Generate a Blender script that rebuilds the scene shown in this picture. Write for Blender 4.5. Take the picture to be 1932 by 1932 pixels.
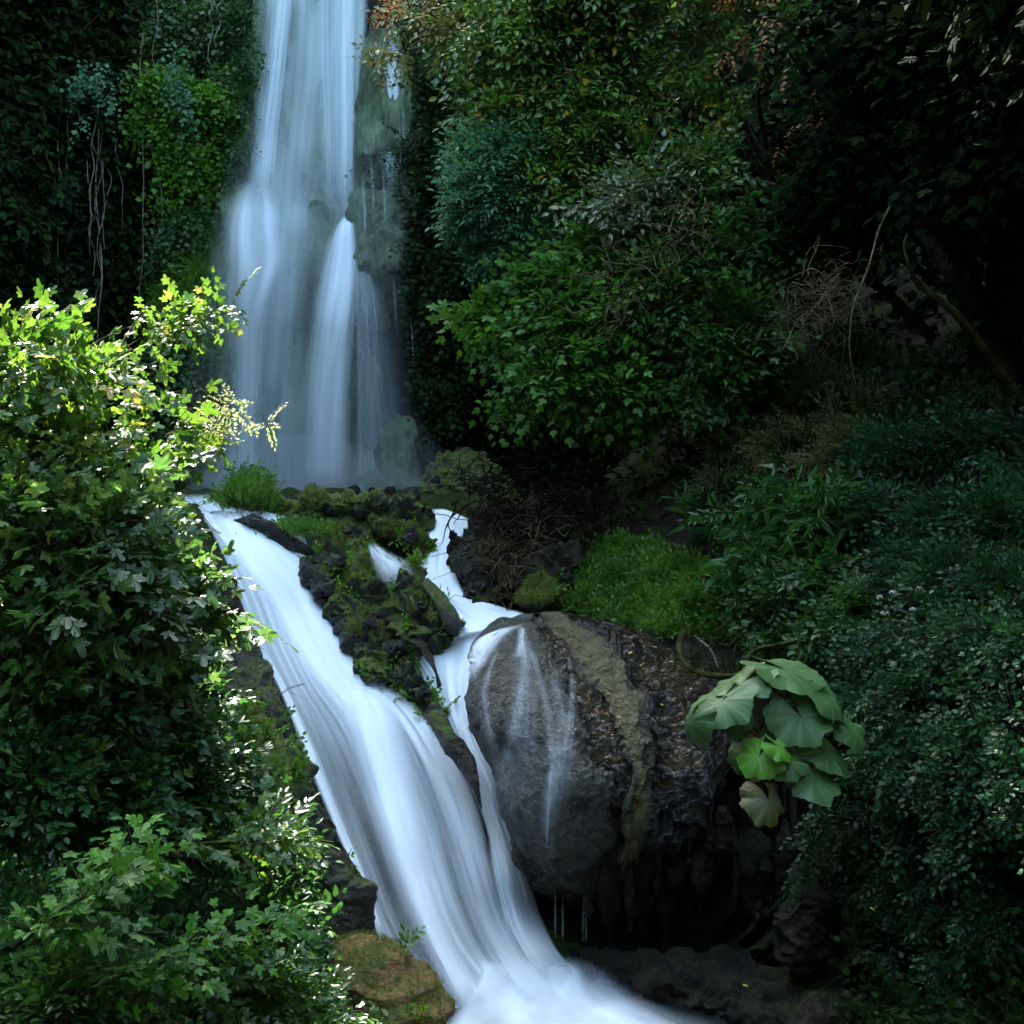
import bpy, math
import numpy as np
from math import radians
for o in list(bpy.data.objects): bpy.data.objects.remove(o, do_unlink=True)
scene = bpy.context.scene
C = scene.collection
rng = np.random.default_rng(7)

# ------------------------------------------------------------------ camera
TF = 0.36; PITCH = radians(3.0)
cam_d = bpy.data.cameras.new('camera'); cam = bpy.data.objects.new('camera', cam_d)
C.objects.link(cam); cam.rotation_euler = (radians(90) - PITCH, 0, 0)
cam_d.sensor_width = 36; cam_d.lens = 18 / TF; cam_d.clip_start = .1; cam_d.clip_end = 500
scene.camera = cam
# ------------------------------------------------------------------ sky and sun
SUN_EL, SUN_AZ = radians(45), radians(-25)      # azimuth from +Y, negative = left; the sun stands behind the cliff, upper left
sd = np.array([math.sin(SUN_AZ) * math.cos(SUN_EL), math.cos(SUN_AZ) * math.cos(SUN_EL), math.sin(SUN_EL)])
w = bpy.data.worlds.new('World'); scene.world = w; w.use_nodes = True
nt = w.node_tree; bg = nt.nodes['Background']
sky = nt.nodes.new('ShaderNodeTexSky'); sky.sky_type = 'NISHITA'; sky.sun_disc = False
sky.sun_elevation = SUN_EL; sky.sun_rotation = SUN_AZ
wb = nt.nodes.new('ShaderNodeMix'); wb.data_type = 'RGBA'; wb.blend_type = 'MULTIPLY'; wb.inputs[0].default_value = 1   # white balance of the daylight
nt.links.new(sky.outputs[0], wb.inputs[6]); wb.inputs[7].default_value = (1.07, 1.04, .84, 1); nt.links.new(wb.outputs[2], bg.inputs[0]); bg.inputs[1].default_value = 0.15
sl = bpy.data.lights.new('sun', 'SUN'); sl.energy = 2.0; sl.angle = radians(.5); sl.color = (1, .95, .85)
so = bpy.data.objects.new('sun', sl); C.objects.link(so)
from mathutils import Vector, Matrix
so.rotation_euler = Vector(-sd).to_track_quat('-Z', 'Y').to_euler()
vs = scene.view_settings; vs.view_transform = 'Standard'; vs.look = 'None'; vs.gamma = 1; vs.use_curve_mapping = False
vs.exposure = 4.2
scene.cycles.transparent_max_bounces = 24; scene.cycles.max_bounces = 6
scene.cycles.use_denoising = True

# ------------------------------------------------------------------ numeric helpers
def P(px, py, D):
    px, py, D = np.broadcast_arrays(np.asarray(px, float), np.asarray(py, float), np.asarray(D, float))
    x = (px - 966) / 966 * TF * D; v = -(py - 966) / 966 * TF * D
    c, s = math.cos(PITCH), math.sin(PITCH)
    return np.stack([x, D * c + v * s, -D * s + v * c], -1)

def _h(i, j, k, seed):
    h = (i.astype(np.uint32) * np.uint32(374761393) + j.astype(np.uint32) * np.uint32(668265263)
         + k.astype(np.uint32) * np.uint32(2246822519) + np.uint32(seed * 3266489917 % 4294967296))
    h = (h ^ (h >> np.uint32(13))) * np.uint32(1274126177)
    h = h ^ (h >> np.uint32(16))
    return (h & np.uint32(0xffffff)).astype(np.float64) / 0xffffff * 2 - 1
def vnoise(p, seed=0):
    p = np.asarray(p, float); f = np.floor(p); t = p - f; t = t * t * t * (t * (t * 6 - 15) + 10)
    i, j, k = [f[..., a].astype(np.int64) for a in range(3)]
    r = 0
    for a in (0, 1):
        wa = t[..., 0] if a else 1 - t[..., 0]
        for b in (0, 1):
            wb = t[..., 1] if b else 1 - t[..., 1]
            for c in (0, 1):
                wc = t[..., 2] if c else 1 - t[..., 2]
                r = r + wa * wb * wc * _h(i + a, j + b, k + c, seed)
    return r
def fbm(p, octs=4, seed=0, gain=.5):
    p = np.asarray(p, float); a = 1; s = 0
    for o in range(octs):
        s = s + a * vnoise(p + 17.3 * o, seed + o); p = p * 2.03; a *= gain
    return s
def norm(v): return v / (np.linalg.norm(v, axis=-1, keepdims=True) + 1e-9)
def sstep(a, b, x):
    t = np.clip((x - a) / (b - a), 0, 1); return t * t * (3 - 2 * t)
def inpoly(x, y, poly):
    poly = np.asarray(poly, float); r = np.zeros(x.shape, bool); n = len(poly)
    for i in range(n):
        x0, y0 = poly[i]; x1, y1 = poly[(i + 1) % n]
        c = ((y0 > y) != (y1 > y)) & (x < (x1 - x0) * (y - y0) / (y1 - y0 + 1e-12) + x0); r ^= c
    return r

# ------------------------------------------------------------------ object helpers
def tag(o, label=None, cat=None, group=None, kind=None):
    if label: o['label'] = label
    if cat: o['category'] = cat
    if group: o['group'] = group
    if kind: o['kind'] = kind
    return o
def empty(name, loc=(0, 0, 0)):
    o = bpy.data.objects.new(name, None); C.objects.link(o); o.location = [float(c) for c in loc]; o.empty_display_size = .2
    return o
def obj(name, V, F, mat, parent=None, smooth=True, mi=None, uv=None, attrs=None):
    """F: int array (m,k) or list of such arrays; mat: a material or a list of materials; mi: material index per face"""
    V = np.asarray(V, float).reshape(-1, 3)
    if isinstance(F, np.ndarray): F = [F]
    if parent is not None and parent.type == 'EMPTY': V = V - np.array(parent.location)
    me = bpy.data.meshes.new(name)
    loops = np.concatenate([f.ravel() for f in F]); tot = np.concatenate([np.full(len(f), f.shape[1]) for f in F])
    st = np.concatenate([[0], np.cumsum(tot)[:-1]])
    me.vertices.add(len(V)); me.vertices.foreach_set('co', V.astype(np.float32).ravel())
    me.loops.add(len(loops)); me.loops.foreach_set('vertex_index', loops.astype(np.int32))
    me.polygons.add(len(tot)); me.polygons.foreach_set('loop_start', st.astype(np.int32)); me.polygons.foreach_set('loop_total', tot.astype(np.int32))
    me.polygons.foreach_set('use_smooth', np.full(len(tot), smooth))
    if mi is not None: me.polygons.foreach_set('material_index', np.asarray(mi, np.int32))
    for m in (mat if isinstance(mat, list) else [mat]): me.materials.append(m)
    if uv is not None:
        u = me.uv_layers.new(name='UVMap'); u.data.foreach_set('uv', uv[loops].astype(np.float32).ravel())
    for k, a in (attrs or {}).items():
        at = me.attributes.new(k, 'FLOAT', 'POINT'); at.data.foreach_set('value', a.astype(np.float32).ravel())
    me.update(); me.validate()
    o = bpy.data.objects.new(name, me); C.objects.link(o)
    if parent is not None: o.parent = parent
    return o
def gridF(nr, nc, wrap=False):
    r = np.arange(nr - 1)[:, None]; c = np.arange(nc if wrap else nc - 1)[None, :]; c1 = (c + 1) % nc
    a = r * nc + c; b = r * nc + c1; d = (r + 1) * nc + c; e = (r + 1) * nc + c1
    return np.stack([a, d, e, b], -1).reshape(-1, 4)
def crom(K, n, close=False):
    """Catmull-Rom resample of the rows of K by arc length of the first columns"""
    K = np.asarray(K, float); m = K.reshape(len(K), -1)
    d = np.concatenate([[0], np.cumsum(np.linalg.norm(np.diff(m, axis=0), axis=1) + 1e-6)])
    t = np.linspace(0, d[-1], n); i = np.clip(np.searchsorted(d, t, side='right') - 1, 0, len(m) - 2)
    u = ((t - d[i]) / (d[i + 1] - d[i]))[:, None]
    p0 = m[np.clip(i - 1, 0, None)]; p1 = m[i]; p2 = m[i + 1]; p3 = m[np.clip(i + 2, None, len(m) - 1)]
    h0 = (d[i] - d[np.clip(i - 1, 0, None)])[:, None]; h1 = (d[i + 1] - d[i])[:, None]; h2 = (d[np.clip(i + 2, None, len(m) - 1)] - d[i + 1])[:, None]
    s1 = np.where(h0 > 0, (p2 - p0) / (h0 + h1) * h1, p2 - p1); s2 = np.where(h2 > 0, (p3 - p1) / (h1 + h2) * h1, p2 - p1)
    return (2*u**3 - 3*u**2 + 1) * p1 + (u**3 - 2*u**2 + u) * s1 + (-2*u**3 + 3*u**2) * p2 + (u**3 - u**2) * s2
def tube(pts, r0, r1=None, n=24, sides=6):
    pts = np.asarray(pts, float); r1 = r0 if r1 is None else r1
    if n: pts = crom(pts, n)
    n = len(pts); t = norm(np.gradient(pts, axis=0)); a = np.tile([.31, .77, .55], (n, 1)); x = norm(np.cross(t, a)); y = np.cross(t, x)
    ang = np.linspace(0, 2*math.pi, sides, endpoint=False); r = np.linspace(r0, r1, n)[:, None, None]
    V = pts[:, None] + r * (np.cos(ang)[None, :, None] * x[:, None] + np.sin(ang)[None, :, None] * y[:, None])
    return V.reshape(-1, 3), gridF(n, sides, True)
def merge(parts):
    Vs, Fs, o = [], [], 0
    for V, F in parts: Vs.append(V); Fs.append(F + o); o += len(V)
    return np.concatenate(Vs), np.concatenate(Fs)
def wiggle(a, b, n=8, amp=.1, seed=None, sag=0):
    a, b = np.asarray(a, float), np.asarray(b, float); t = np.linspace(0, 1, n)[:, None]
    p = a + (b - a) * t; q = rng.normal(0, 1, (n, 3)) * amp * np.sin(t * math.pi) ** .5
    p = p + q; p[:, 2] -= sag * 4 * (t * (1 - t))[:, 0]; return p

# ------------------------------------------------------------------ materials
def nmat(name):
    m = bpy.data.materials.new(name); m.use_nodes = True; t = m.node_tree; b = t.nodes['Principled BSDF']
    return m, t, b, t.nodes.new, t.links.new
def ramp(t, L, src, stops):
    r = t.nodes.new('ShaderNodeValToRGB'); e = r.color_ramp.elements
    for i, (p, c) in enumerate(stops):
        q = e[i] if i < 2 else e.new(p)
        q.position = p; q.color = (*c, 1) if len(c) == 3 else c
    if src is not None: L(src, r.inputs[0])
    return r
def rock_mat(name, c0, c1, c2, moss=0.0, mc0=(.02, .045, .006), mc1=(.075, .12, .012), rough=.75, scale=1.0, stretch=(1, 1, 1), bump=.5, fine=16, spec=.5, slope=1.0, wet=None, lump=None, bdist=.15):
    m, t, b, N, L = nmat(name)
    tc = N('ShaderNodeTexCoord'); mp = N('ShaderNodeMapping'); L(tc.outputs['Object'], mp.inputs[0]); mp.inputs['Scale'].default_value = stretch
    def noise(sc, det=6, ro=.6):
        n = N('ShaderNodeTexNoise'); n.inputs['Scale'].default_value = sc; n.inputs['Detail'].default_value = det; n.inputs['Roughness'].default_value = ro
        L(mp.outputs[0], n.inputs[0]); return n
    n1 = noise(2.2 * scale); n2 = noise(fine * scale, 8, .7); n3 = noise(1.3 * scale, 7, .65)
    cr = ramp(t, L, n1.outputs[0], [(.3, c0), (.52, c1), (.72, c2)])
    cr2 = ramp(t, L, n2.outputs[0], [(.3, (.35, .35, .35)), (.7, (1.25, 1.25, 1.25))])
    mx = N('ShaderNodeMix'); mx.data_type = 'RGBA'; mx.blend_type = 'MULTIPLY'; mx.inputs[0].default_value = .8
    L(cr.outputs[0], mx.inputs[6]); L(cr2.outputs[0], mx.inputs[7]); col = mx.outputs[2]
    # moss where the noise is high and the surface looks upward
    g = N('ShaderNodeNewGeometry'); sp = N('ShaderNodeSeparateXYZ'); L(g.outputs['Normal'], sp.inputs[0])
    ma = N('ShaderNodeMath'); ma.operation = 'MULTIPLY_ADD'; L(sp.outputs[2], ma.inputs[0]); ma.inputs[1].default_value = .35 * slope; L(n3.outputs[0], ma.inputs[2])
    mm = N('ShaderNodeMapRange'); L(ma.outputs[0], mm.inputs[0]); mm.inputs[1].default_value = .98 - moss * .75; mm.inputs[2].default_value = 1.08 - moss * .75
    mcr = ramp(t, L, n2.outputs[0], [(.32, mc0), (.68, mc1)])
    m2 = N('ShaderNodeMix'); m2.data_type = 'RGBA'; L(mm.outputs[0], m2.inputs[0]); L(col, m2.inputs[6]); L(mcr.outputs[0], m2.inputs[7])
    L(m2.outputs[2], b.inputs['Base Color'])
    rr = N('ShaderNodeMapRange'); rr.inputs[3].default_value = rough; rr.inputs[4].default_value = .95; L(mm.outputs[0], rr.inputs[0])
    if wet is not None:       # patches of wet film
        wn = noise(1.1 * scale, 3, .5); wr = N('ShaderNodeMapRange'); L(wn.outputs[0], wr.inputs[0]); wr.inputs[1].default_value = .45; wr.inputs[2].default_value = .6
        wr.inputs[3].default_value = rough; wr.inputs[4].default_value = wet; L(wr.outputs[0], rr.inputs[3])
    L(rr.outputs[0], b.inputs['Roughness']); b.inputs['Specular IOR Level'].default_value = spec
    add = N('ShaderNodeMath'); add.operation = 'MULTIPLY_ADD'; L(n2.outputs[0], add.inputs[0]); add.inputs[1].default_value = .35; L(n1.outputs[0], add.inputs[2])
    src = add.outputs[0]
    if lump:
        vo = N('ShaderNodeTexNoise'); vo.inputs['Scale'].default_value = lump; vo.inputs['Detail'].default_value = 2; L(tc.outputs['Object'], vo.inputs[0])
        ad2 = N('ShaderNodeMath'); ad2.operation = 'MULTIPLY_ADD'; L(vo.outputs[0], ad2.inputs[0]); ad2.inputs[1].default_value = .5; L(src, ad2.inputs[2]); src = ad2.outputs[0]
    bp = N('ShaderNodeBump'); bp.inputs['Strength'].default_value = bump; bp.inputs['Distance'].default_value = bdist; L(src, bp.inputs['Height']); L(bp.outputs[0], b.inputs['Normal'])
    return m
def leaf_mat(name, c0, c1, c2=None, trans=.35, rough=.42, spec=.5):
    m, t, b, N, L = nmat(name)
    g = N('ShaderNodeNewGeometry'); st = [(0, c0), (.9, c1)] + ([(.93, c1), (.985, c2)] if c2 else [])
    cr = ramp(t, L, g.outputs['Random Per Island'], st)
    tc = N('ShaderNodeTexCoord'); nz = N('ShaderNodeTexNoise'); nz.inputs['Scale'].default_value = 1.3; L(tc.outputs['Object'], nz.inputs[0])
    vr = ramp(t, L, nz.outputs[0], [(.3, (.6, .62, .7)), (.7, (1.3, 1.25, 1.05))])
    mx = N('ShaderNodeMix'); mx.data_type = 'RGBA'; mx.blend_type = 'MULTIPLY'; mx.inputs[0].default_value = 1
    L(cr.outputs[0], mx.inputs[6]); L(vr.outputs[0], mx.inputs[7])
    L(mx.outputs[2], b.inputs['Base Color']); b.inputs['Roughness'].default_value = rough; b.inputs['Specular IOR Level'].default_value = spec
    tr = N('ShaderNodeBsdfTranslucent'); hs = N('ShaderNodeHueSaturation'); hs.inputs['Hue'].default_value = .488; hs.inputs['Saturation'].default_value = .98; hs.inputs['Value'].default_value = 2.0
    L(mx.outputs[2], hs.inputs['Color']); L(hs.outputs[0], tr.inputs[0])
    ms = N('ShaderNodeMixShader'); ms.inputs[0].default_value = trans; L(b.outputs[0], ms.inputs[1]); L(tr.outputs[0], ms.inputs[2])
    L(ms.outputs[0], t.nodes['Material Output'].inputs[0]); return m
def wood_mat(name, c0, c1, rough=.85):
    m, t, b, N, L = nmat(name)
    tc = N('ShaderNodeTexCoord'); nz = N('ShaderNodeTexNoise'); nz.inputs['Scale'].default_value = 9; nz.inputs['Detail'].default_value = 5; L(tc.outputs['Object'], nz.inputs[0])
    cr = ramp(t, L, nz.outputs[0], [(.35, c0), (.65, c1)]); L(cr.outputs[0], b.inputs['Base Color']); b.inputs['Roughness'].default_value = rough; b.inputs['Specular IOR Level'].default_value = .08
    bp = N('ShaderNodeBump'); bp.inputs['Strength'].default_value = .9; bp.inputs['Distance'].default_value = .05; L(nz.outputs[0], bp.inputs['Height']); L(bp.outputs[0], b.inputs['Normal'])
    return m
def water_mat(name, su=30, sv=1.2, amt=.55, col=(.80, .86, .92), rough=.7):
    """thin film of white water: its opacity is the mesh attribute 'dens' broken up by streaks that run along the flow"""
    m, t, b, N, L = nmat(name)
    at = N('ShaderNodeAttribute'); at.attribute_name = 'dens'
    uv = N('ShaderNodeUVMap'); mp = N('ShaderNodeMapping'); mp.inputs['Scale'].default_value = (su, sv, 1); L(uv.outputs[0], mp.inputs[0])
    nz = N('ShaderNodeTexNoise'); nz.inputs['Scale'].default_value = 1; nz.inputs['Detail'].default_value = 2.5; nz.inputs['Roughness'].default_value = .5; L(mp.outputs[0], nz.inputs[0])
    # opacity = clamp(dens * (1 + amt * 2 * (n - .5) ...))
    a = N('ShaderNodeMath'); a.operation = 'MULTIPLY_ADD'; L(nz.outputs[0], a.inputs[0]); a.inputs[1].default_value = 4 * amt; a.inputs[2].default_value = 1 - 2 * amt
    d = N('ShaderNodeMath'); d.operation = 'MULTIPLY'; L(a.outputs[0], d.inputs[0]); L(at.outputs['Fac'], d.inputs[1]); d.use_clamp = True
    df = N('ShaderNodeBsdfDiffuse'); df.inputs[0].default_value = (*col, 1)
    tr = N('ShaderNodeBsdfTranslucent'); tr.inputs[0].default_value = (*col, 1)
    m0 = N('ShaderNodeMixShader'); m0.inputs[0].default_value = .3; L(df.outputs[0], m0.inputs[1]); L(tr.outputs[0], m0.inputs[2])
    bp = N('ShaderNodeBump'); bp.inputs['Strength'].default_value = .12; bp.inputs['Distance'].default_value = .05; L(nz.outputs[0], bp.inputs['Height']); L(bp.outputs[0], df.inputs['Normal'])
    tp = N('ShaderNodeBsdfTransparent'); ms = N('ShaderNodeMixShader'); L(d.outputs[0], ms.inputs[0]); L(tp.outputs[0], ms.inputs[1]); L(m0.outputs[0], ms.inputs[2])
    L(ms.outputs[0], t.nodes['Material Output'].inputs[0]); t.nodes.remove(b); return m

# ------------------------------------------------------------------ leaf and twig templates
def leaf_oval(w=.24, droop=.12):
    V = np.array([[0, 0, 0], [.3, w, .05], [.68, w * .85, .02], [1, 0, -droop], [.68, -w * .85, .02], [.3, -w, .05], [.45, 0, -.03]], float)
    return V, np.array([[0, 6, 1], [1, 6, 2], [2, 6, 3], [3, 6, 4], [4, 6, 5], [5, 6, 0]])
def leaf_small(w=.26):
    V = np.array([[0, 0, 0], [.5, w, .05], [1, 0, -.08], [.5, -w, .05]], float)
    return V, np.array([[0, 2, 1], [0, 3, 2]])
def leaf_lobed(depth=.45, nl=5, cup=.18, seed=0, slim=1.0):
    r = np.random.default_rng(seed); out = [[0.0, 0.0, 0.0]]
    A = np.linspace(-135, 135, nl); 
    for i, a in enumerate(A):
        ln = (.42 if abs(a) > 100 else .5 if abs(a) > 40 else .68) * (1 + r.uniform(-.1, .1))
        for da, q in ((-16, .78), (-7, .97), (7, .97), (16, .78)):
            out.append([.32 + ln * q * math.cos(radians(a + da)), slim * ln * q * math.sin(radians(a + da)), 0])
        if i < nl - 1:
            b = (a + A[i + 1]) / 2; q = .45 * (1 - depth) + .06
            out.append([.32 + q * math.cos(radians(b)), slim * q * math.sin(radians(b)), 0])
    V = np.array(out); V[1:, 2] = -cup * ((V[1:, 0] - .32) ** 2 + V[1:, 1] ** 2) * 2 + r.uniform(-.03, .03, len(V) - 1)
    V = np.concatenate([V, [[.32, 0, 0]]]); n = len(V) - 2; c = n + 1
    F = [[c, i, i + 1] for i in range(1, n)] + [[c, n, 0], [c, 0, 1]]
    return V, np.array(F)
def place(T, pos, X, Z, s):
    """copies of template T=(V,F) at pos with axis X and normal Z"""
    V, F = T; X = norm(X); Y = norm(np.cross(Z, X)); Z = np.cross(X, Y); n = len(pos)
    s = np.broadcast_to(np.asarray(s, float), (n,))[:, None, None]
    W = pos[:, None] + s * (V[None, :, 0:1] * X[:, None] + V[None, :, 1:2] * Y[:, None] + V[None, :, 2:3] * Z[:, None])
    G = F[None] + (np.arange(n) * len(V))[:, None, None]
    return W.reshape(-1, 3), G.reshape(-1, F.shape[1])
def twig(leaf, n=7, L=1.0, ls=.35, spread=55, droop=.25, jit=.25, seed=0, pairs=False, stem_r=.008, petiole=.06):
    """a twig along +X, up +Z, of length L with n leaves; returns V, F, material index (0 leaf, 1 stem)"""
    r = np.random.default_rng(seed); t = np.linspace(.12, 1, n); pos = []; X = []; Z = []; S = []
    def pt(u): return np.array([L * u, .06 * L * math.sin(3 * u + seed), -droop * L * u * u])
    for i, u in enumerate(t):
        for sg in ((1, -1) if pairs and i < n - 1 else (1 if i % 2 else -1,)):
            a = radians(spread * sg * (0 if i == n - 1 else 1) + r.normal(0, 12))
            d = np.array([math.cos(a), math.sin(a), -.15 - droop * u + r.normal(0, jit * .5)])
            z = np.array([r.normal(0, jit), r.normal(0, jit), 1]); pos.append(pt(u) + norm(d) * petiole * L); X.append(d); Z.append(z); S.append(ls * L * r.uniform(.7, 1.15) * (1.05 - .25 * u))
    V, F = place(leaf, np.array(pos), np.array(X), np.array(Z), np.array(S)); mi = np.zeros(len(F), int)
    sv, sf = tube([pt(u) for u in np.linspace(0, 1, 5)], stem_r * L * 1.2, stem_r * L * .5, 5, 3)
    sf = np.concatenate([sf[:, [0, 1, 2]], sf[:, [0, 2, 3]]])
    return np.concatenate([V, sv]), np.concatenate([F, sf + len(V)]), np.concatenate([mi, np.ones(len(sf), int)])
def variants(fn, k=4, **kw): return [fn(seed=11 * i + 3, **kw) for i in range(k)]
def scatter(Ts, pos, X, Z, s):
    n = len(pos); s = np.broadcast_to(np.asarray(s, float), (n,)); pick = rng.integers(0, len(Ts), n); Vs, Fs, Ms, o = [], [], [], 0
    for k, T in enumerate(Ts):
        q = pick == k
        if not q.any(): continue
        V, F = place(T[:2], pos[q], X[q], Z[q], s[q]); Vs.append(V); Fs.append(F + o); o += len(V)
        Ms.append(np.tile(T[2] if len(T) > 2 else np.zeros(len(T[1]), int), q.sum()))
    if not Vs: return np.zeros((0, 3)), np.zeros((0, 3), int), np.zeros(0, int)
    return np.concatenate(Vs), np.concatenate(Fs), np.concatenate(Ms)
def rnd3(n): return norm(rng.normal(0, 1, (n, 3)))
def blob_points(blobs, n, shell=.55, inset=0., gap=.25, gapf=1.6):
    """blobs: (px, py, D, radius in photo pixels[, y squash]); returns points and outward directions, lumpy and denser outside"""
    B = np.array([(b[0], b[1], b[2], b[3], b[4] if len(b) > 4 else 1.0) for b in blobs], float)
    ctr = P(B[:, 0], B[:, 1], B[:, 2]); R = B[:, 3] / 966 * TF * B[:, 2]; R = np.maximum(R - inset, R * .35)
    wgt = R ** 2 / (R ** 2).sum(); i = rng.choice(len(B), n, p=wgt)
    d = rnd3(n); flip = (d[:, 1] > .25) & (rng.random(n) < .7); d[flip, 1] *= -1
    rad = (shell + (1 - shell) * rng.random(n) ** .6) * (1 + .28 * vnoise(d * 2.2 + i[:, None] * 3.1, 5))
    p = ctr[i] + d * (rad * R[i])[:, None] * np.stack([np.ones(n), np.ones(n) * .8, B[i, 4]], -1)
    k = (vnoise(p * gapf, 77) + .5 * vnoise(p * gapf * 2.1, 78) > -gap) | (rng.random(n) < .12)
    return p[k], d[k]
def bush(name, label, cat, blobs, Ts, n, size, mats, group=None, stems=None, lean=(0, 0, 0), updir=(.0, -.45, .8), jit=.45, part='foliage', out=.8, stem_r=.03, gap=.25):
    p, d = blob_points(blobs, n, inset=size * .5, gap=gap if n > 150 else 9, gapf=.45 / size); n = len(p)
    X = norm(d * out + rng.normal(0, jit, (n, 3)) + np.array(lean)); Z = np.array(updir) + rng.normal(0, jit, (n, 3))
    V, F, mi = scatter(Ts, p, X, Z, size * rng.uniform(.7, 1.25, n))
    B = np.array([b[:4] for b in blobs], float); base = P(*B[np.argmax(B[:, 1])][:3])
    root = empty(name, stems[0] if stems is not None else base); tag(root, label, cat, group)
    obj(part, V, F, mats, root, smooth=False, mi=mi)
    if stems is not None:
        parts = []
        for b in B:
            c = P(b[0], b[1], b[2] + .15); parts.append(tube(wiggle(stems[rng.integers(len(stems))], c, 7, .08, sag=-.1), stem_r, stem_r * .25, 16, 5))
        V, F = merge(parts); obj('stem', V, F, mats[1], root)
    return root
# ================================================================== the setting
M_soil = rock_mat('soil', (.012, .010, .007), (.03, .024, .016), (.05, .042, .03), moss=.3, mc0=(.006, .014, .002), mc1=(.03, .05, .006), rough=.85, bump=.9, spec=.12)
M_cliff = rock_mat('cliff_rock', (.012, .012, .009), (.03, .03, .022), (.055, .05, .035), moss=.5, mc0=(.008, .018, .004), mc1=(.03, .055, .012), rough=.8, stretch=(1, 1, .35), bump=1.0, slope=.5, spec=.15)
M_bed = rock_mat('wet_streambed', (.02, .02, .018), (.05, .048, .042), (.09, .085, .07), moss=.12, rough=.45, bump=.7, spec=.6, wet=.2)
# --- terrain: streambed, banks and slopes in front of the gorge wall, as one sheet
KP = np.array([  # photo x, photo y, distance
 (-400,930,12.5),(-200,930,14.5),(100,930,16.5),(300,930,17.4),(600,930,17.6),(800,935,17.4),(1000,930,17),(1300,930,15),(1600,930,13.4),(1932,930,12),(2300,930,10),
 (1300,750,16.6),(1600,700,15.2),(1932,700,13.6),(2300,700,11.5),(1000,800,18.5),(1500,480,17.5),(1932,450,15.5),(2300,450,13),
 (-400,1150,8.5),(-100,1050,11),(100,1000,12.6),(0,1300,9.6),(0,1600,8.6),(0,1932,7.8),(-400,1932,6.5),(300,1050,14.6),(300,1300,11.4),(300,1600,9.8),(300,1932,8.7),(400,1200,13.2),(420,1350,12.4),(520,1500,11.9),(640,1700,11.35),(740,1900,10.9),
 (400,960,16.6),(500,1000,16.2),(560,1150,15.2),(640,1320,14.1),(700,1500,13.3),(800,1650,12.7),(900,1800,12.0),(700,1050,15.9),(850,1150,15.3),(860,1250,14.3),(900,1450,13.3),(980,1650,12.7),(1040,1790,12.2),
 (1000,1170,14.6),(1100,1150,14.3),(1050,1400,13.4),(1050,1700,13.6),(1300,1700,13.6),(1450,1500,13.0),(1300,1300,13.2),(1300,1150,13.6),(1200,1000,15),(1500,1250,12.4),(1500,1000,13),(1450,1650,12.6),
 (1600,1700,11.4),(1600,1400,11.2),(1800,1100,11.4),(1800,1500,10.1),(1800,1932,9.6),(2300,1300,8),(2300,1932,7.5),(1200,1850,11.9),(1450,1860,11.2),(1100,2100,9.9),(700,2100,9.9),(300,2100,8.2),(1500,2100,9.7),(2000,2100,8)], float)
kx, ky, kd = KP[:, 0] / 966, KP[:, 1] / 966, KP[:, 2]
def _phi(r2): return .5 * r2 * np.log(r2 + 1e-9)
_A = _phi((kx[:, None] - kx) ** 2 + (ky[:, None] - ky) ** 2) + 2e-3 * np.eye(len(kx))
_Q = np.stack([np.ones_like(kx), kx, ky], 1)
_w = np.linalg.solve(np.block([[_A, _Q], [_Q.T, np.zeros((3, 3))]]), np.concatenate([kd, np.zeros(3)]))
def T(px, py):
    px, py = np.broadcast_arrays(np.asarray(px, float), np.asarray(py, float)); x, y = px.ravel() / 966, py.ravel() / 966
    r = _w[-3] + _w[-2] * x + _w[-1] * y
    for i in range(len(kx)): r = r + _w[i] * _phi((x - kx[i]) ** 2 + (y - ky[i]) ** 2)
    return np.clip(r, 5, 30).reshape(px.shape)
def TN(px, py):
    """the terrain's depth with its roughness"""
    D = T(px, py); p = P(px, py, D); q = p * np.array([1, 1, .7])
    calm = sstep(420, 560, px) * (1 - sstep(1000, 1100, px))
    return D + (.34 * (1 - calm) + .07) * fbm(q * .9, 5, 3) - .06 * np.abs(vnoise(p * 3.1, 9)) + sstep(1040, 1120, px) * (1 - sstep(1600, 1700, px)) * sstep(1420, 1520, py) * (1 - sstep(1800, 1900, py)) * (.5 * np.abs(fbm(p * np.array([2.6, 2.6, .45]), 3, 12)) - .15)
pxs = np.linspace(-420, 2350, 560)
rim = 936 - sstep(1000, 1900, pxs) * 480 + 6 * np.sin(pxs * .05)
t = np.linspace(0, 1, 400)[:, None]
PY = rim[None] + (2120 - rim[None]) * t; PX = np.broadcast_to(pxs, PY.shape)
Vt = P(PX, PY, TN(PX, PY))
back = [Vt[0] + np.array([0, k, -.04 * k]) + .12 * fbm((Vt[0] + [0, k, 0]) * .9, 4, 3)[:, None] * np.array([0, 0, 1]) for k in (9, 6, 4, 2.5, 1.5, .8, .4)]
Vg = np.concatenate([np.array(back), Vt]); ns_ = Vg.shape[:2]
obj('ground', Vg.reshape(-1, 3), gridF(*ns_), M_soil)['kind'] = 'structure'
def surf(px, py, e=3):
    """points on the terrain and its normals"""
    a = P(px, py, TN(px, py)); dx = P(px + e, py, T(px + e, py)) - P(px - e, py, T(px - e, py)); dy = P(px, py + e, T(px, py + e)) - P(px, py - e, T(px, py - e))
    return a, norm(np.cross(dy, dx))
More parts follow.
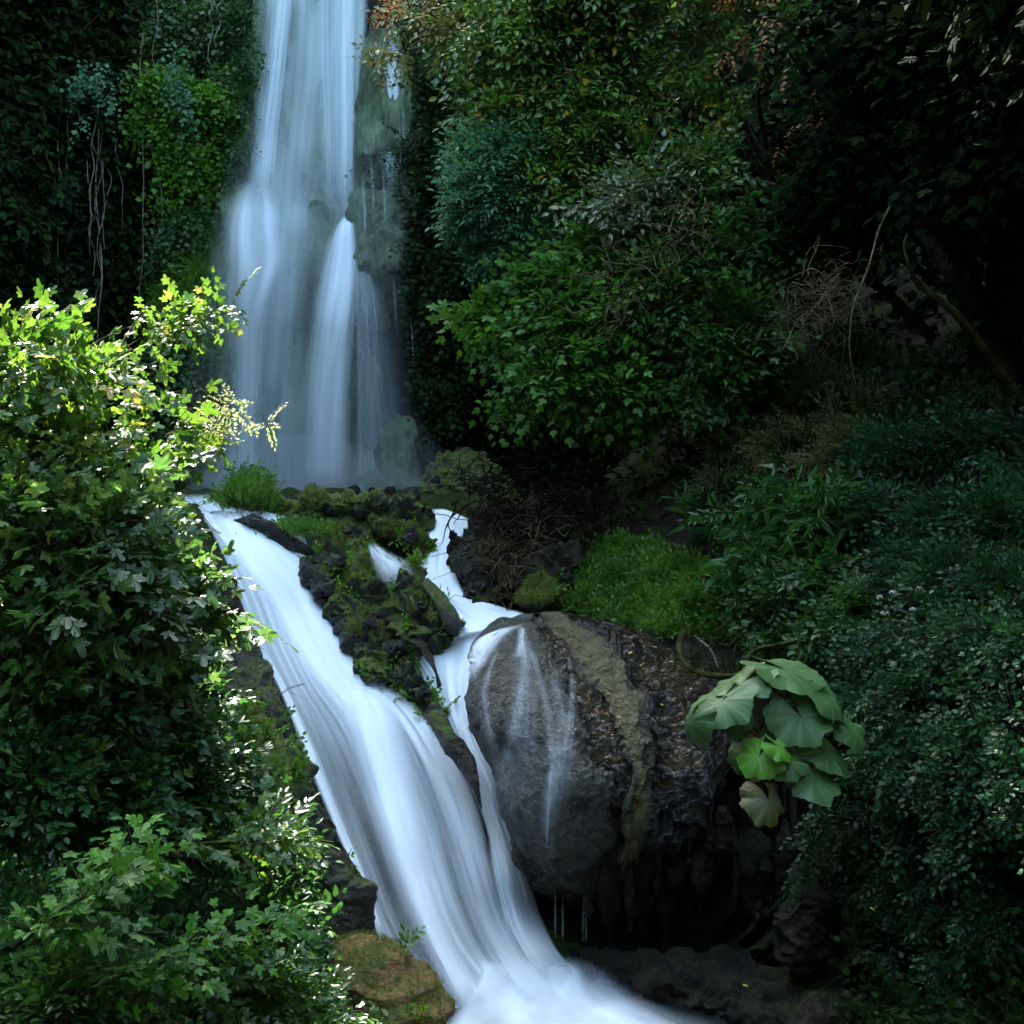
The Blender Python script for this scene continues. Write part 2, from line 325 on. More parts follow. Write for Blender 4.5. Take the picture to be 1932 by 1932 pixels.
# --- gorge wall behind and on both sides
plan = crom(np.array([(0, -14), (-5, -12.5), (-8.5, -8), (-8.2, 3), (-9, 9), (-9.6, 16), (-8.6, 21), (-6.3, 24.2), (-3.5, 24.9), (-.8, 24.3), (1.6, 22), (4.0, 19.4), (6.4, 15.5), (7.6, 10.5), (8.2, 5), (9.2, -3), (9, -8), (5, -12.5), (.01, -14)], float), 820)  # stretch behind the camera added to block low sky light
zz = np.linspace(-7, 15, 280); tg = norm(np.gradient(plan, axis=0)); nn = np.stack([tg[:, 1], -tg[:, 0]], -1)  # wall top raised to keep the sun off the butterbur
W = np.zeros((len(zz), len(plan), 3)); W[..., :2] = plan[None]; W[..., 2] = zz[:, None]
lean = np.clip(zz, 0, 20) * .06
nz = .9 * fbm(W * np.array([.28, .28, .13]), 5, 21) + .35 * fbm(W * np.array([1.1, 1.1, .35]), 4, 25)
W[..., :2] += (nz + lean[:, None])[..., None] * nn[None]
lowL = sstep(6.2, 7.6, -plan[:, 0]) * sstep(-4, 6, plan[:, 1]); W[..., 2] = -7 + (W[..., 2] + 7) * (1 - .16 * lowL[None])   # left wall lowered to let the sun reach the fig bush
obj('cliff', W.reshape(-1, 3), gridF(*W.shape[:2])[:, ::-1], M_cliff)['kind'] = 'structure'
top = [W[-1]]
for k in (1.5, 4, 9, 16): top.append(W[-1] + np.concatenate([-nn * k, np.full((len(nn), 1), .25 * k)], 1) + .5 * fbm(W[-1] + k, 3, 2)[:, None] * [0, 0, 1])
top = np.array(top); obj('plateau', top.reshape(-1, 3), gridF(*top.shape[:2])[:, ::-1], M_soil)['kind'] = 'structure'
def wall(px, py, D0=24.3):
    """nearest wall vertex hit along the camera ray through photo point (px,py)"""
    return None
WV = W.reshape(-1, 3)
c_, s_ = math.cos(PITCH), math.sin(PITCH)
wd = WV[:, 1] * c_ - WV[:, 2] * s_; wu = WV[:, 1] * s_ + WV[:, 2] * c_
WPX = 966 + WV[:, 0] / (TF * wd) * 966; WPY = 966 - wu / (TF * wd) * 966
WN = np.concatenate([nn, np.full((len(nn), 1), .15)], 1); WN = np.broadcast_to(WN, W.shape).reshape(-1, 3)
def wall_pick(poly, n):
    ok = np.where((wd > 6) & inpoly(WPX, WPY, poly))[0]; i = rng.choice(ok, n)
    return WV[i] + rng.normal(0, .05, (n, 3)), WN[i], i
# --- water surfaces
def mk_pool():
    m, t, b, N, L = nmat('pool_water')
    b.inputs['Base Color'].default_value = (.008, .012, .011, 1); b.inputs['Roughness'].default_value = .25
    tc = N('ShaderNodeTexCoord'); nz = N('ShaderNodeTexNoise'); nz.inputs['Scale'].default_value = 1.5; L(tc.outputs['Object'], nz.inputs[0])
    bp = N('ShaderNodeBump'); bp.inputs['Strength'].default_value = .3; bp.inputs['Distance'].default_value = .1; L(nz.outputs[0], bp.inputs['Height']); L(bp.outputs[0], b.inputs['Normal'])
    return m
M_pool = mk_pool()
def sheet(name, x0, x1, y0, y1, z, mat, n=40):
    X, Y = np.meshgrid(np.linspace(x0, x1, n), np.linspace(y0, y1, n)); V = np.stack([X, Y, z + .02 * fbm(np.stack([X, Y, X * 0], -1) * 1.2, 3, 4)], -1)
    o = obj(name, V.reshape(-1, 3), gridF(n, n)[:, ::-1], mat); o['kind'] = 'structure'; return o
sheet('water', -9, 3.5, 17.6, 26, -.93, M_pool)
sheet('water', -6, 8, 5.5, 13.6, -4.42, M_pool)

# --- white water: films whose edge rows are read off the photo, laid over the rock at the rock's distance
def ribbon(name, rows, dens, mat, off=.1, Df=None, bulge=0., n=200, m=60, edge=(.12, .12), ends=(.02, .04), rag=0.):
    R = crom(np.array(rows, float), n); tt = np.linspace(0, 1, n)[:, None]; ss = np.linspace(0, 1, m)[None]
    px = R[:, 0:1] + (R[:, 2:3] - R[:, 0:1]) * ss; py = R[:, 1:2] + (R[:, 3:4] - R[:, 1:2]) * ss
    if R.shape[1] > 4: D = np.broadcast_to(R[:, 4:5], px.shape)
    else: D = (Df or T)(px, py)
    D = D - off - bulge * np.sin(ss * math.pi)
    V = P(px, py, D); V[..., 1] -= .03 * vnoise(np.stack([ss * 9 + tt * 0, tt * 5 + ss * 0, ss * 0 + tt * 0], -1), 6)
    e = sstep(0, edge[0], ss + tt * 0) * sstep(0, edge[1], 1 - ss + tt * 0) * sstep(0, ends[0], tt + ss * 0) * sstep(0, ends[1], 1 - tt + ss * 0)
    if rag: 
        q = vnoise(np.stack([tt * 26 + ss * 0, ss * 3 + tt * 0, ss * 0 + tt * 0], -1), 8) * rag; e = e * sstep(0, .08 + rag, np.minimum(ss, 1 - ss) + q * .5 + .02)
    a = dens(ss + tt * 0, tt + ss * 0) if callable(dens) else dens
    uv = np.stack(np.broadcast_arrays(ss, tt), -1).reshape(-1, 2)
    o = obj(name, V.reshape(-1, 3), gridF(n, m)[:, ::-1], mat, uv=uv, attrs={'dens': (a * e).ravel()}); o['kind'] = 'structure'
    return o
def gs(x, c, w): return np.exp(-((x - c) / w) ** 2)
WM_fall = water_mat('falling_water', 16, .8, .28, (.70, .82, .90))
WM_fan = water_mat('falling_water_fan', 8, .5, .14, (.78, .87, .95))
WM_silk = water_mat('white_water', 5, .35, .13, (.86, .91, .97))
WM_film = water_mat('water_film', 22, 1.8, .5, (.75, .82, .88))
WM_soft = water_mat('foam_water', 4, 1.2, .2, (.84, .9, .96))

# upper fall.  tufa column behind it is built below at D ~ 22.9
def DU(px, py):   # surface the upper fall runs over: steps outward at y ~ 345 and ~ 410
    return 23.1 - .35 * sstep(250, 380, py) * gs(px, 480, 90) - .9 * sstep(330, 620, py) - .35 * sstep(380, 440, py) * gs(px, 640, 90) - .15 * sstep(0, 300, py)
ribbon('waterfall', [(470,-70,700,-70),(466,120,690,120),(455,250,676,250),(440,350,676,350),(425,460,680,460),(405,620,678,620),(385,800,670,800),(365,945,668,945)],
       lambda s, t: .24 + .2 * vnoise(np.stack([s * 9, t * 1.5, s * 0], -1), 3) + .16 * fbm(np.stack([s * 5, t * 7, s * 0], -1), 3, 5), WM_fall, off=.12, Df=DU, edge=(.22, .06))
ribbon('waterfall', [(500,-70,562,-70),(490,100,544,100),(478,230,530,230),(462,320,522,320),(455,350,520,352),(452,400,520,400)], lambda s, t: .38 + .4 * gs(s, .62, .2), WM_fall, off=.2, Df=DU, edge=(.35, .1), ends=(.02, .2))
ribbon('waterfall', [(586,-70,674,-70),(592,120,670,120),(600,250,668,250),(604,350,666,350),(606,440,664,440)], lambda s, t: .34 + .4 * gs(s, .75, .2) + .14 * gs(s, .2, .15), WM_fall, off=.2, Df=DU, edge=(.3, .04), ends=(.02, .3))
ribbon('waterfall', [(474,336,498,336),(446,350,516,350),(424,385,532,385),(412,430,540,430),(408,500,548,500),(410,600,520,600),(425,700,505,700),(428,800,500,800),(424,940,505,940)],
       lambda s, t: (.95 - .45 * sstep(.12, .45, t)) * (.55 + .45 * np.maximum(gs(s, .3 + .2 * sstep(.15, .5, t), .2), gs(s, .8 - .2 * sstep(0.2, .5, t), .12))) , WM_fan, off=.3, Df=DU, edge=(.4, .3), ends=(.14, .1))
ribbon('waterfall', [(655,398,664,398),(628,430,672,428),(604,490,680,488),(588,560,680,560),(574,650,672,650),(562,750,668,750),(555,850,668,850),(548,945,668,945)],
       lambda s, t: .98 - .24 * sstep(.2, .9, t) - .2 * sstep(.7, 1, s), WM_fan, off=.34, Df=DU, edge=(.45, .3), ends=(.01, .12))
ribbon('waterfall', [(735,40,752,40),(726,120,756,120),(718,190,760,190),(716,250,752,250),(722,340,752,340),(724,420,750,420)], lambda s, t: .5 + .2 * gs(t, .45, .2), WM_fan, off=.25, Df=DU, edge=(.4, .4), ends=(.2, .3))
ribbon('waterfall', [(672,360,700,360),(668,500,720,500),(672,700,760,700),(672,930,800,930)], lambda s, t: .28 + s * 0, WM_fall, off=.32, Df=DU, edge=(.05, .6), ends=(.2, .02))

# left cascade
Lb = [(330,930,500,930),(385,985,575,1000),(425,1060,592,1070),(450,1130,640,1135),(480,1205,672,1215),(520,1290,712,1290),(552,1370,800,1360),(585,1460,862,1440),(622,1550,905,1540),(660,1640,925,1640),(695,1730,955,1735),(735,1805,1010,1830),(800,1860,1090,1900),(860,1932,1200,1960),(900,1990,1300,2010)]
def d_base(s, t):
    d = .45 + .2 * fbm(np.stack([s * 6, t * 3, s * 0], -1), 3, 15) + .25 * gs(s, .03, .04) * sstep(.25, .35, t) - .22 * gs(s, .22, .13) * sstep(.25, .5, t) + .3 * (1 - sstep(.2, .5, t))
    return d + .12 * vnoise(np.stack([s * 12, t * 1.5, s * 0], -1), 13)
ribbon('water', Lb, d_base, WM_film, off=.14, n=420, m=110, edge=(.035, .05), bulge=.18)
ribbon('water', [(370,950,520,960),(420,1050,585,1050),(480,1130,634,1130),(520,1200,668,1200),(570,1280,706,1270),(620,1350,760,1320),(670,1420,800,1400)], lambda s, t: 1.0 - .12 * sstep(.6, 1, s), WM_silk, off=.22, bulge=.2, n=260, edge=(.3, .1), ends=(.08, .22))
ribbon('water', [(650,1285,700,1280),(625,1335,770,1315),(640,1400,800,1400),(672,1500,820,1500),(715,1620,850,1620),(765,1740,880,1740),(815,1840,920,1850),(860,1920,960,1930)],
       lambda s, t: 1.05 - .42 * sstep(.2, .8, t) - .3 * sstep(.5, 1, s), WM_silk, off=.36, bulge=.22, n=300, edge=(.42, .55), ends=(.16, .12))
ribbon('water', [(670,1290,725,1280),(700,1330,815,1350),(745,1400,862,1420),(790,1500,905,1520),(838,1620,930,1620),(880,1730,965,1740),(930,1830,1020,1830),(980,1910,1100,1910)],
       lambda s, t: .95 - .52 * sstep(.15, .7, t), WM_silk, off=.33, bulge=.14, n=300, edge=(.5, .18), ends=(.16, .12))
ribbon('water', [(465,1195,480,1195),(515,1280,532,1275),(556,1375,580,1370),(590,1465,618,1460),(630,1560,652,1555),(668,1650,690,1645),(702,1735,716,1730),(718,1790,726,1785)], .9, WM_silk, off=.24, n=200, m=14, edge=(.25, .5), ends=(.1, .1))
# rills running off the cap at the head of the left cascade
for (a, b, c, d) in [(470,985,500,1050),(490,988,530,1050),(425,975,460,1040),(380,960,420,1030)]:
    ribbon('water', [(a,b,a+14,b-2),(a+4,b+20,a+24,b+16),(c,d,c+34,d-6),(c+20,d+40,c+60,d+30)], .8, WM_silk, off=.3, n=50, m=14, edge=(.4, .4), ends=(.1, .35))
# right cascade
ribbon('water', [(775,960,840,958),(798,980,892,983),(802,1008,876,1014),(790,1045,862,1045),(788,1085,866,1085),(806,1120,884,1122),(836,1152,945,1142),(850,1184,1012,1164),(828,1204,990,1178)],
       .97, WM_silk, off=.5, bulge=.1, n=240, edge=(.16, .14), ends=(.03, .02), rag=.05)
ribbon('water', [(800,985,900,985),(850,975,905,985)], .6, WM_soft, off=.2, n=20)
ribbon('water', [(866,1160,1010,1160),(796,1205,965,1198),(798,1240,940,1226),(816,1290,906,1290),(832,1360,906,1350),(862,1420,924,1410),(886,1480,948,1470),(905,1530,955,1520),(925,1600,978,1590),(940,1680,1004,1670),(960,1750,1030,1745),(985,1800,1060,1800),(1010,1850,1110,1850)],
       lambda s, t: .98 - .28 * sstep(.3, .9, t), WM_silk, off=.3, bulge=.1, n=380, edge=(.12, .12), ends=(.04, .1))
ribbon('water', [(750,1206,762,1204),(772,1235,800,1230),(792,1270,826,1262),(806,1310,838,1310),(836,1355,860,1350),(858,1400,880,1395),(880,1450,905,1450)], .9, WM_silk, off=.3, n=160, m=24, edge=(.2, .25), ends=(.04, .2))
ribbon('water', [(850,1400,880,1400),(890,1500,925,1500),(915,1560,945,1560),(925,1640,955,1640),(945,1740,985,1740),(960,1800,1010,1800)], .8, WM_silk, off=.26, n=160, m=24, edge=(.3, .3), ends=(.2, .2))
ribbon('water', [(691,1026,706,1020),(696,1050,738,1040),(703,1074,776,1058),(716,1098,790,1076),(735,1116,790,1092)], lambda s, t: .62 + .3 * vnoise(np.stack([s * 6, t * 2, s * 0], -1), 23), WM_silk, off=1.0, n=80, m=34, edge=(.25, .5), ends=(.2, .45))
for x, y0, y1, w_ in ((684, 330, 470, 3), (700, 300, 420, 2), (722, 306, 440, 2.5), (760, 200, 400, 2.5), (752, 210, 330, 2), (706, 560, 720, 2), (742, 520, 640, 2), (690, 560, 760, 2.5), (775, 600, 700, 2)):
    ribbon('waterfall', [(x-w_*.5,y0,x+w_*.5,y0),(x-w_+2,y0*.7+y1*.3,x+w_+2,y0*.7+y1*.3),(x-w_+4,(y0+y1)/2,x+w_+4,(y0+y1)/2),(x-w_*.6+5,y1,x+w_*.6+5,y1)], .24, WM_fan, off=1.1, Df=DU, n=40, m=8, edge=(.4, .4), ends=(.05, .4))
# foam spreading on the lower pool
def DP(px, py):  # distance at which the photo ray meets the lower pool (z = -4.40), softened into the foot of the fall
    v = -(py - 966) / 966 * TF; dz = -math.sin(PITCH) + v * math.cos(PITCH)
    return np.minimum(-4.36 / np.minimum(dz, -.05), T(px, py) - .28)
ribbon('water', [(880,1800,1135,1798),(900,1830,1165,1832),(880,1870,1210,1870),(850,1910,1290,1905),(830,1945,1390,1940),(820,2000,1500,1990)], lambda s, t: .72 - .35 * sstep(.5, 1, s) + .28 * fbm(np.stack([s * 5, t * 3 + s * 2, s * 0], -1), 3, 19), WM_soft, off=.05, Df=DP, n=120, m=90, edge=(.08, .3), ends=(.12, .02))
ribbon('water', [(1035,1170,1050,1165),(970,1195,1000,1190),(930,1230,960,1230)], .3, WM_film, off=.5, n=30)
# ================================================================== rocks
def rock_mesh(rows, thick=.6, n=180, m=110, off=.0, amp=.12, freq=1.6, seed=1, ridge=0., octs=5, backk=.5, squash=(1, 1, 1), sharp=1.0, drape=0., lump=0.):
    """closed rock whose outline rows (xL,yL,xR,yR[,D]) bulge towards the viewer by thick x half width"""
    R = crom(np.array(rows, float), n)
    mx, my = (R[:, 0] + R[:, 2]) / 2, (R[:, 1] + R[:, 3]) / 2
    D = (R[:, 4] if R.shape[1] > 4 else T(mx, my)) - off
    hw = np.hypot(R[:, 2] - R[:, 0], R[:, 3] - R[:, 1]) / 2 / 966 * TF * D
    mf = int(m * .72); af = np.linspace(0, math.pi, mf, endpoint=False); ab = np.linspace(math.pi, 2 * math.pi, m - mf, endpoint=False); a = np.concatenate([af, ab])[None]
    s = .5 - .5 * np.cos(a); px = R[:, 0:1] + (R[:, 2:3] - R[:, 0:1]) * s; py = R[:, 1:2] + (R[:, 3:4] - R[:, 1:2]) * s
    sa = np.sin(a); dz = np.where(sa > 0, -thick * np.abs(sa) ** sharp, -sa * backk * thick) * hw[:, None]
    V = P(px, py, D[:, None] + dz)
    du = np.roll(V, -1, 1) - np.roll(V, 1, 1); dv = np.gradient(V, axis=0); N_ = norm(np.cross(du, dv)); N_ *= np.sign((N_ * (V - V.mean(1, keepdims=True))).sum(-1, keepdims=True) + 1e-6)
    q = V * np.array(squash); d = amp * fbm(q * freq, octs, seed) - ridge * np.abs(vnoise(q * freq * 2.3, seed + 9))
    if drape: d = d + drape * (.5 - 1.6 * np.abs(fbm(V * np.array([3.2, 3.2, .55]), 3, seed + 4)))
    if lump: d = d + lump * (.4 - np.abs(fbm(V * 3.4, 4, seed + 5, .6)))
    fade = np.clip(hw / (hw.max() * .25 + 1e-6), .15, 1)[:, None]
    V = V + N_ * (d * fade)[..., None]
    capA, capB = V[0].mean(0), V[-1].mean(0); k = V.shape[0] * V.shape[1]
    F4 = gridF(n, m, True); i = np.arange(m); j = (i + 1) % m
    F3 = np.concatenate([np.stack([np.full(m, k), i, j], 1), np.stack([np.full(m, k + 1), (n - 1) * m + j, (n - 1) * m + i], 1)])
    VV = np.concatenate([V.reshape(-1, 3), [capA, capB]])
    front = np.broadcast_to(sa > .08, V.shape[:2]).ravel()
    return VV, [F4, F3], (V.reshape(-1, 3)[front], N_.reshape(-1, 3)[front])
def rock(name, label, rows, mat, cat='rock', parent=None, group=None, **kw):
    V, F, sm = rock_mesh(rows, **kw)
    if parent is None and label is None: raise ValueError
    o = obj(name, V, F, mat, parent)
    if parent is None: tag(o, label, cat, group)
    return o, sm
M_mossy = rock_mat('mossy_rock', (.012, .012, .009), (.03, .028, .02), (.055, .05, .035), moss=.7, mc0=(.012, .026, .003), mc1=(.12, .15, .018), rough=.7, bump=1.0, fine=22, slope=.7)
M_dark = rock_mat('dark_wet_rock', (.005, .005, .004), (.014, .013, .011), (.036, .033, .026), moss=.22, rough=.35, bump=1.0, spec=.45, fine=9, wet=.16, bdist=.3)
M_grey = rock_mat('grey_travertine', (.036, .034, .026), (.07, .066, .05), (.115, .105, .08), moss=0, rough=.34, bump=.7, fine=4, spec=.9, wet=.2, lump=24, bdist=.2)
M_tan = rock_mat('tan_travertine', (.06, .048, .018), (.125, .098, .038), (.17, .14, .065), moss=.35, mc0=(.05, .05, .012), mc1=(.14, .135, .035), rough=.55, bump=1.0, fine=9, stretch=(1.5, 1.5, .5), bdist=.25, spec=.3)
M_wet = rock_mat('dark_glossy_travertine', (.010, .007, .003), (.035, .022, .009), (.08, .054, .024), moss=.18, mc0=(.01, .012, .003), mc1=(.04, .04, .012), rough=.17, bump=1.0, spec=.85, fine=4, wet=.08, lump=9, slope=.2, bdist=.38)
M_tufa = rock_mat('pale_green_tufa', (.03, .055, .022), (.09, .15, .075), (.18, .25, .13), moss=.5, mc0=(.03, .06, .02), mc1=(.09, .14, .04), rough=.6, bump=.9, stretch=(1.6, 1.6, .35), slope=.1, bdist=.3)
M_orange = rock_mat('ochre_rock', (.08, .042, .010), (.2, .11, .026), (.27, .16, .045), moss=.5, mc0=(.015, .028, .004), mc1=(.1, .13, .016), rough=.8, bump=1.0, fine=14, stretch=(1, 1, 2.2), slope=.4)
M_cave = rock_mat('shaded_brown_travertine', (.006, .005, .003), (.02, .015, .009), (.04, .031, .018), moss=.3, mc0=(.006, .009, .002), mc1=(.03, .035, .007), rough=.55, bump=1.0, fine=9, spec=.22, stretch=(1.4, 1.4, .5), bdist=.25)  # darkness of the cave under the boulder is put into this brown
M_brown = rock_mat('brown_rock', (.018, .014, .008), (.05, .038, .022), (.08, .065, .04), moss=.38, mc0=(.015, .025, .004), mc1=(.07, .095, .015), rough=.6, bump=1.0, fine=15)

# tufa behind the tall fall
fall = empty('tufa_cliff', P(600, 940, 23)); tag(fall, 'pale green stepped tufa buttress behind the tall waterfall', 'rock')
rock('buttress', None, [(478,-90,700,-90,23.7),(472,100,700,100,23.6),(446,270,690,270,23.5),(420,345,684,350,23.3),(400,420,690,420,22.9),(382,520,695,520,22.6),(370,650,690,650,22.4),(360,800,700,800,22.3),(350,960,720,960,22.2)], M_tufa, parent=fall, drape=.12, thick=.28, amp=.2, freq=.9, squash=(1, 1, .35), n=260, m=200)
rock('ledge', None, [(440,338,470,338,22.95),(418,350,520,350,22.8),(412,380,535,385,22.6),(418,430,540,430,22.5),(440,500,530,500,22.6),(470,540,490,540,22.8)], M_tufa, parent=fall, thick=.25, amp=.06, n=80)
rock('ledge', None, [(600,400,670,395,23.1),(590,430,690,430,22.8),(590,500,690,500,22.5),(610,580,680,580,22.6),(640,620,650,620,22.7)], M_tufa, parent=fall, thick=.3, amp=.06, n=80)
GT = 'pale green tufa drapes beside the tall waterfall'
rock('tufa_drape', 'pale green tufa apron hanging right of the fall at the top of the picture', [(700,50,760,60,23.2),(672,120,775,130,23.0),(668,200,780,220,22.9),(665,265,760,270,22.8),(668,295,720,290,22.8),(676,302,700,300,22.9)], M_tufa, group=GT, drape=.1, thick=.45, amp=.14, squash=(1, 1, .5), n=120)
rock('tufa_drape', 'rounded light green tufa curtain beside the fall, its top level with the second ledge', [(690,362,715,360,22.6),(666,380,742,378,22.3),(664,430,760,430,22.1),(672,480,776,478,21.95),(684,540,765,530,21.9),(694,590,748,580,22.0),(706,620,725,618,22.2)], M_tufa, group=GT, drape=.1, thick=.5, amp=.16, squash=(1, 1, .5), n=120)
rock('tufa_drape', 'small pale knob of tufa at the lower right of the rounded green curtain', [(742,466,752,464,21.7),(728,478,776,474,21.6),(722,496,786,494,21.55),(728,506,784,508,21.6),(745,513,768,514,21.7)], M_tufa, group=GT, drape=.1, thick=.8, amp=.05, n=60, m=70)
rock('tufa_mound', 'upright green tufa mound standing right of the foot of the tall fall', [(745,785,775,785,21.6),(722,805,798,805,21.4),(712,850,806,850,21.3),(712,900,800,900,21.2),(720,950,790,950,21.1)], M_tufa, thick=.7, amp=.14, squash=(1, 1, .5), n=110)
rock('tufa_mound', 'low moss streaked tufa mound in the spray by the brushwood bank', [(860,845,890,845,21.2),(810,880,930,872,21.0),(775,915,960,905,20.8),(760,950,980,950,20.7)], M_mossy, lump=.15, thick=.6, amp=.16, n=100)
rock('tufa_mound', 'rounded whitish tufa hump wrapped in spray behind the ledge', [(690,890,715,890,21.2),(668,905,735,905,21.0),(655,940,760,940,20.9)], M_tufa, thick=.6, amp=.08, n=70)
# grassy shoulder left of the fall
gsh, gsh_s = rock('grassy_shoulder', 'steep mossy shoulder covered in grass at the left side of the tall fall', [(405,395,425,398,23.3),(345,440,410,440,22.9),(315,500,395,500,22.6),(300,560,385,560,22.4),(310,640,378,640,22.3),(335,760,370,760,22.3),(350,940,372,940,22.2)], M_mossy, thick=.6, amp=.2, n=160)

# ledge between the two cascades
led, led_s = rock('mossy_ledge', 'low mossy rock ledge along the upper pool between the cascade heads', [(395,948,420,952,17.1),(400,940,560,1010,16.9),(520,940,600,1030,16.8),(590,938,700,1030,16.6),(680,935,790,1060,16.3),(740,936,826,1010,16.3),(800,945,822,985,16.4)], M_mossy, lump=.16, thick=.55, off=.15, amp=.16, freq=2.2, ridge=.05, n=220)
cap, cap_s = rock('wet_cap_rock', 'low grey rock with water running over it at the head of the left cascade', [(395,975,410,985,16.1),(440,975,470,1010,15.9),(480,978,520,1035,15.7),(540,992,560,1050,15.6),(580,1025,600,1068,15.6)], M_dark, thick=.5, off=-.02, amp=.08, freq=2.5, n=90)
out, out_s = rock('mossy_outcrop', 'tall mossy rock ridge dividing the left cascade from the middle one', [(606,1022,690,1018,15.9),(596,1045,702,1045,15.7),(592,1090,715,1080,15.4),(606,1130,735,1120,15.2),(640,1175,748,1165,14.9),(668,1225,765,1205,14.5),(700,1275,785,1250,14.2),(745,1305,815,1295,13.9),(800,1360,838,1345,13.6),(850,1425,862,1410,13.5)], M_mossy, lump=.2, thick=.6, off=.1, amp=.17, freq=2.0, ridge=.06, n=300, m=150)
rock('dark_rock_flank', 'dark wet slab at the left cascade, under the top of the mossy ridge', [(585,1060,610,1040,15.6),(572,1078,625,1070,15.4),(580,1105,640,1100,15.2),(605,1140,655,1140,15.0),(640,1175,680,1170,14.8),(655,1220,695,1215,14.5),(680,1270,705,1265,14.3)], M_dark, lump=.13, thick=.7, off=.12, amp=.07, freq=3, n=140)
bou, bou_s = rock('mossy_boulder', 'pointed mossy boulder with water threads, in front of the right cascade head', [(765,1065,782,1062,15.2),(745,1085,800,1085,15.0),(732,1120,826,1120,14.75),(740,1160,852,1160,14.5),(752,1200,866,1190,14.4),(775,1222,850,1205,14.4),(795,1225,815,1215,14.5)], M_mossy, lump=.2, thick=.6, off=.15, amp=.12, freq=2.4, ridge=.05, n=150)
rock('wet_boulder', 'smooth wet olive boulder half in the right cascade', [(800,1092,808,1090,14.8),(797,1106,832,1112,14.6),(812,1132,852,1136,14.4),(828,1160,866,1165,14.3),(842,1185,866,1185,14.25),(852,1198,860,1196,14.3)], M_brown, thick=.9, off=.2, amp=.03, n=90, m=80)
led2, led2_s = rock('mossy_ledge', 'dark mossy block beside the head of the right cascade', [(700,1000,715,1010,16.2),(705,985,760,1030,16.0),(760,985,800,1040,15.9),(765,1000,822,1030,15.8),(775,1050,800,1060,15.7),(782,1078,792,1078,15.7)], M_mossy, lump=.16, thick=.7, off=.15, amp=.12, freq=2.4, n=120)
rock('rock_fin', 'thin dark fin of rock standing in the white water below the mossy ridge', [(812,1325,820,1322,13.5),(800,1350,845,1345,13.3),(830,1400,862,1385,13.0),(862,1445,888,1430,12.85),(885,1480,905,1470,12.7),(900,1515,911,1500,12.65),(906,1528,911,1524,12.65)], M_dark, thick=.8, off=.3, amp=.04, freq=3.2, n=120, m=70)
rock('rock_fin', 'short dark fin of rock between the narrow middle stream and the right cascade', [(755,1205,765,1204,14.3),(782,1215,800,1210,14.2),(800,1240,818,1235,14.0),(818,1270,828,1265,13.9),(828,1298,831,1296,13.85)], M_dark, thick=.8, off=.3, amp=.03, freq=3.2, n=80, m=60)
rock('round_rock', 'small round dark rock perched on the ledge edge in front of the spray', [(768,918,782,918,17.0),(762,925,790,924,17.0),(760,936,793,936,17.0),(766,946,788,947,17.0),(772,950,780,950,17.0)], M_dark, thick=.9, amp=.03, freq=4, n=40, m=50)
SR = 'small dark wet rocks breaking through the moss between the cascades'
for j, (x, y, r, D, lab) in enumerate([(632,962,20,16.35,'small dark rock in the moss near the left end of the ledge top'),(690,968,24,16.2,'dark wet rock in the middle of the ledge top'),(735,955,16,16.5,'little dark rock beside the round perched rock'),(668,1008,18,15.75,'dark rock showing in the moss just above the ridge'),(615,1112,22,14.95,'black wet rock at the left foot of the ridge'),(770,1010,20,15.5,'dark rock beside the head of the right cascade'),(700,1180,18,14.35,'dark rock half way down the mossy ridge, on its left flank'),(745,1225,16,14.0,'small dark rock on the lower mossy ridge'),(790,1150,20,14.15,'dark wet knob on the face of the pointed mossy boulder'),(640,1060,16,15.1,'grey rock corner in the moss near the top of the ridge'),(800,1305,16,13.5,'dark rock at the lower tip of the mossy ridge')]):
    q = rng.uniform(.75, 1.25, 4); rock('wet_rock', lab, [(x-r*.4,y-r*.7,x+r*.5,y-r*.8,D),(x-r*q[0],y-r*.3,x+r*q[1],y-r*.35,D),(x-r*q[2],y+r*.2,x+r*q[3],y+r*.15,D),(x-r*.5,y+r*.6,x+r*.6,y+r*.6,D)], M_dark, group=SR, lump=.08, thick=.7, amp=.05, freq=4, n=50, m=50, seed=j + 80)
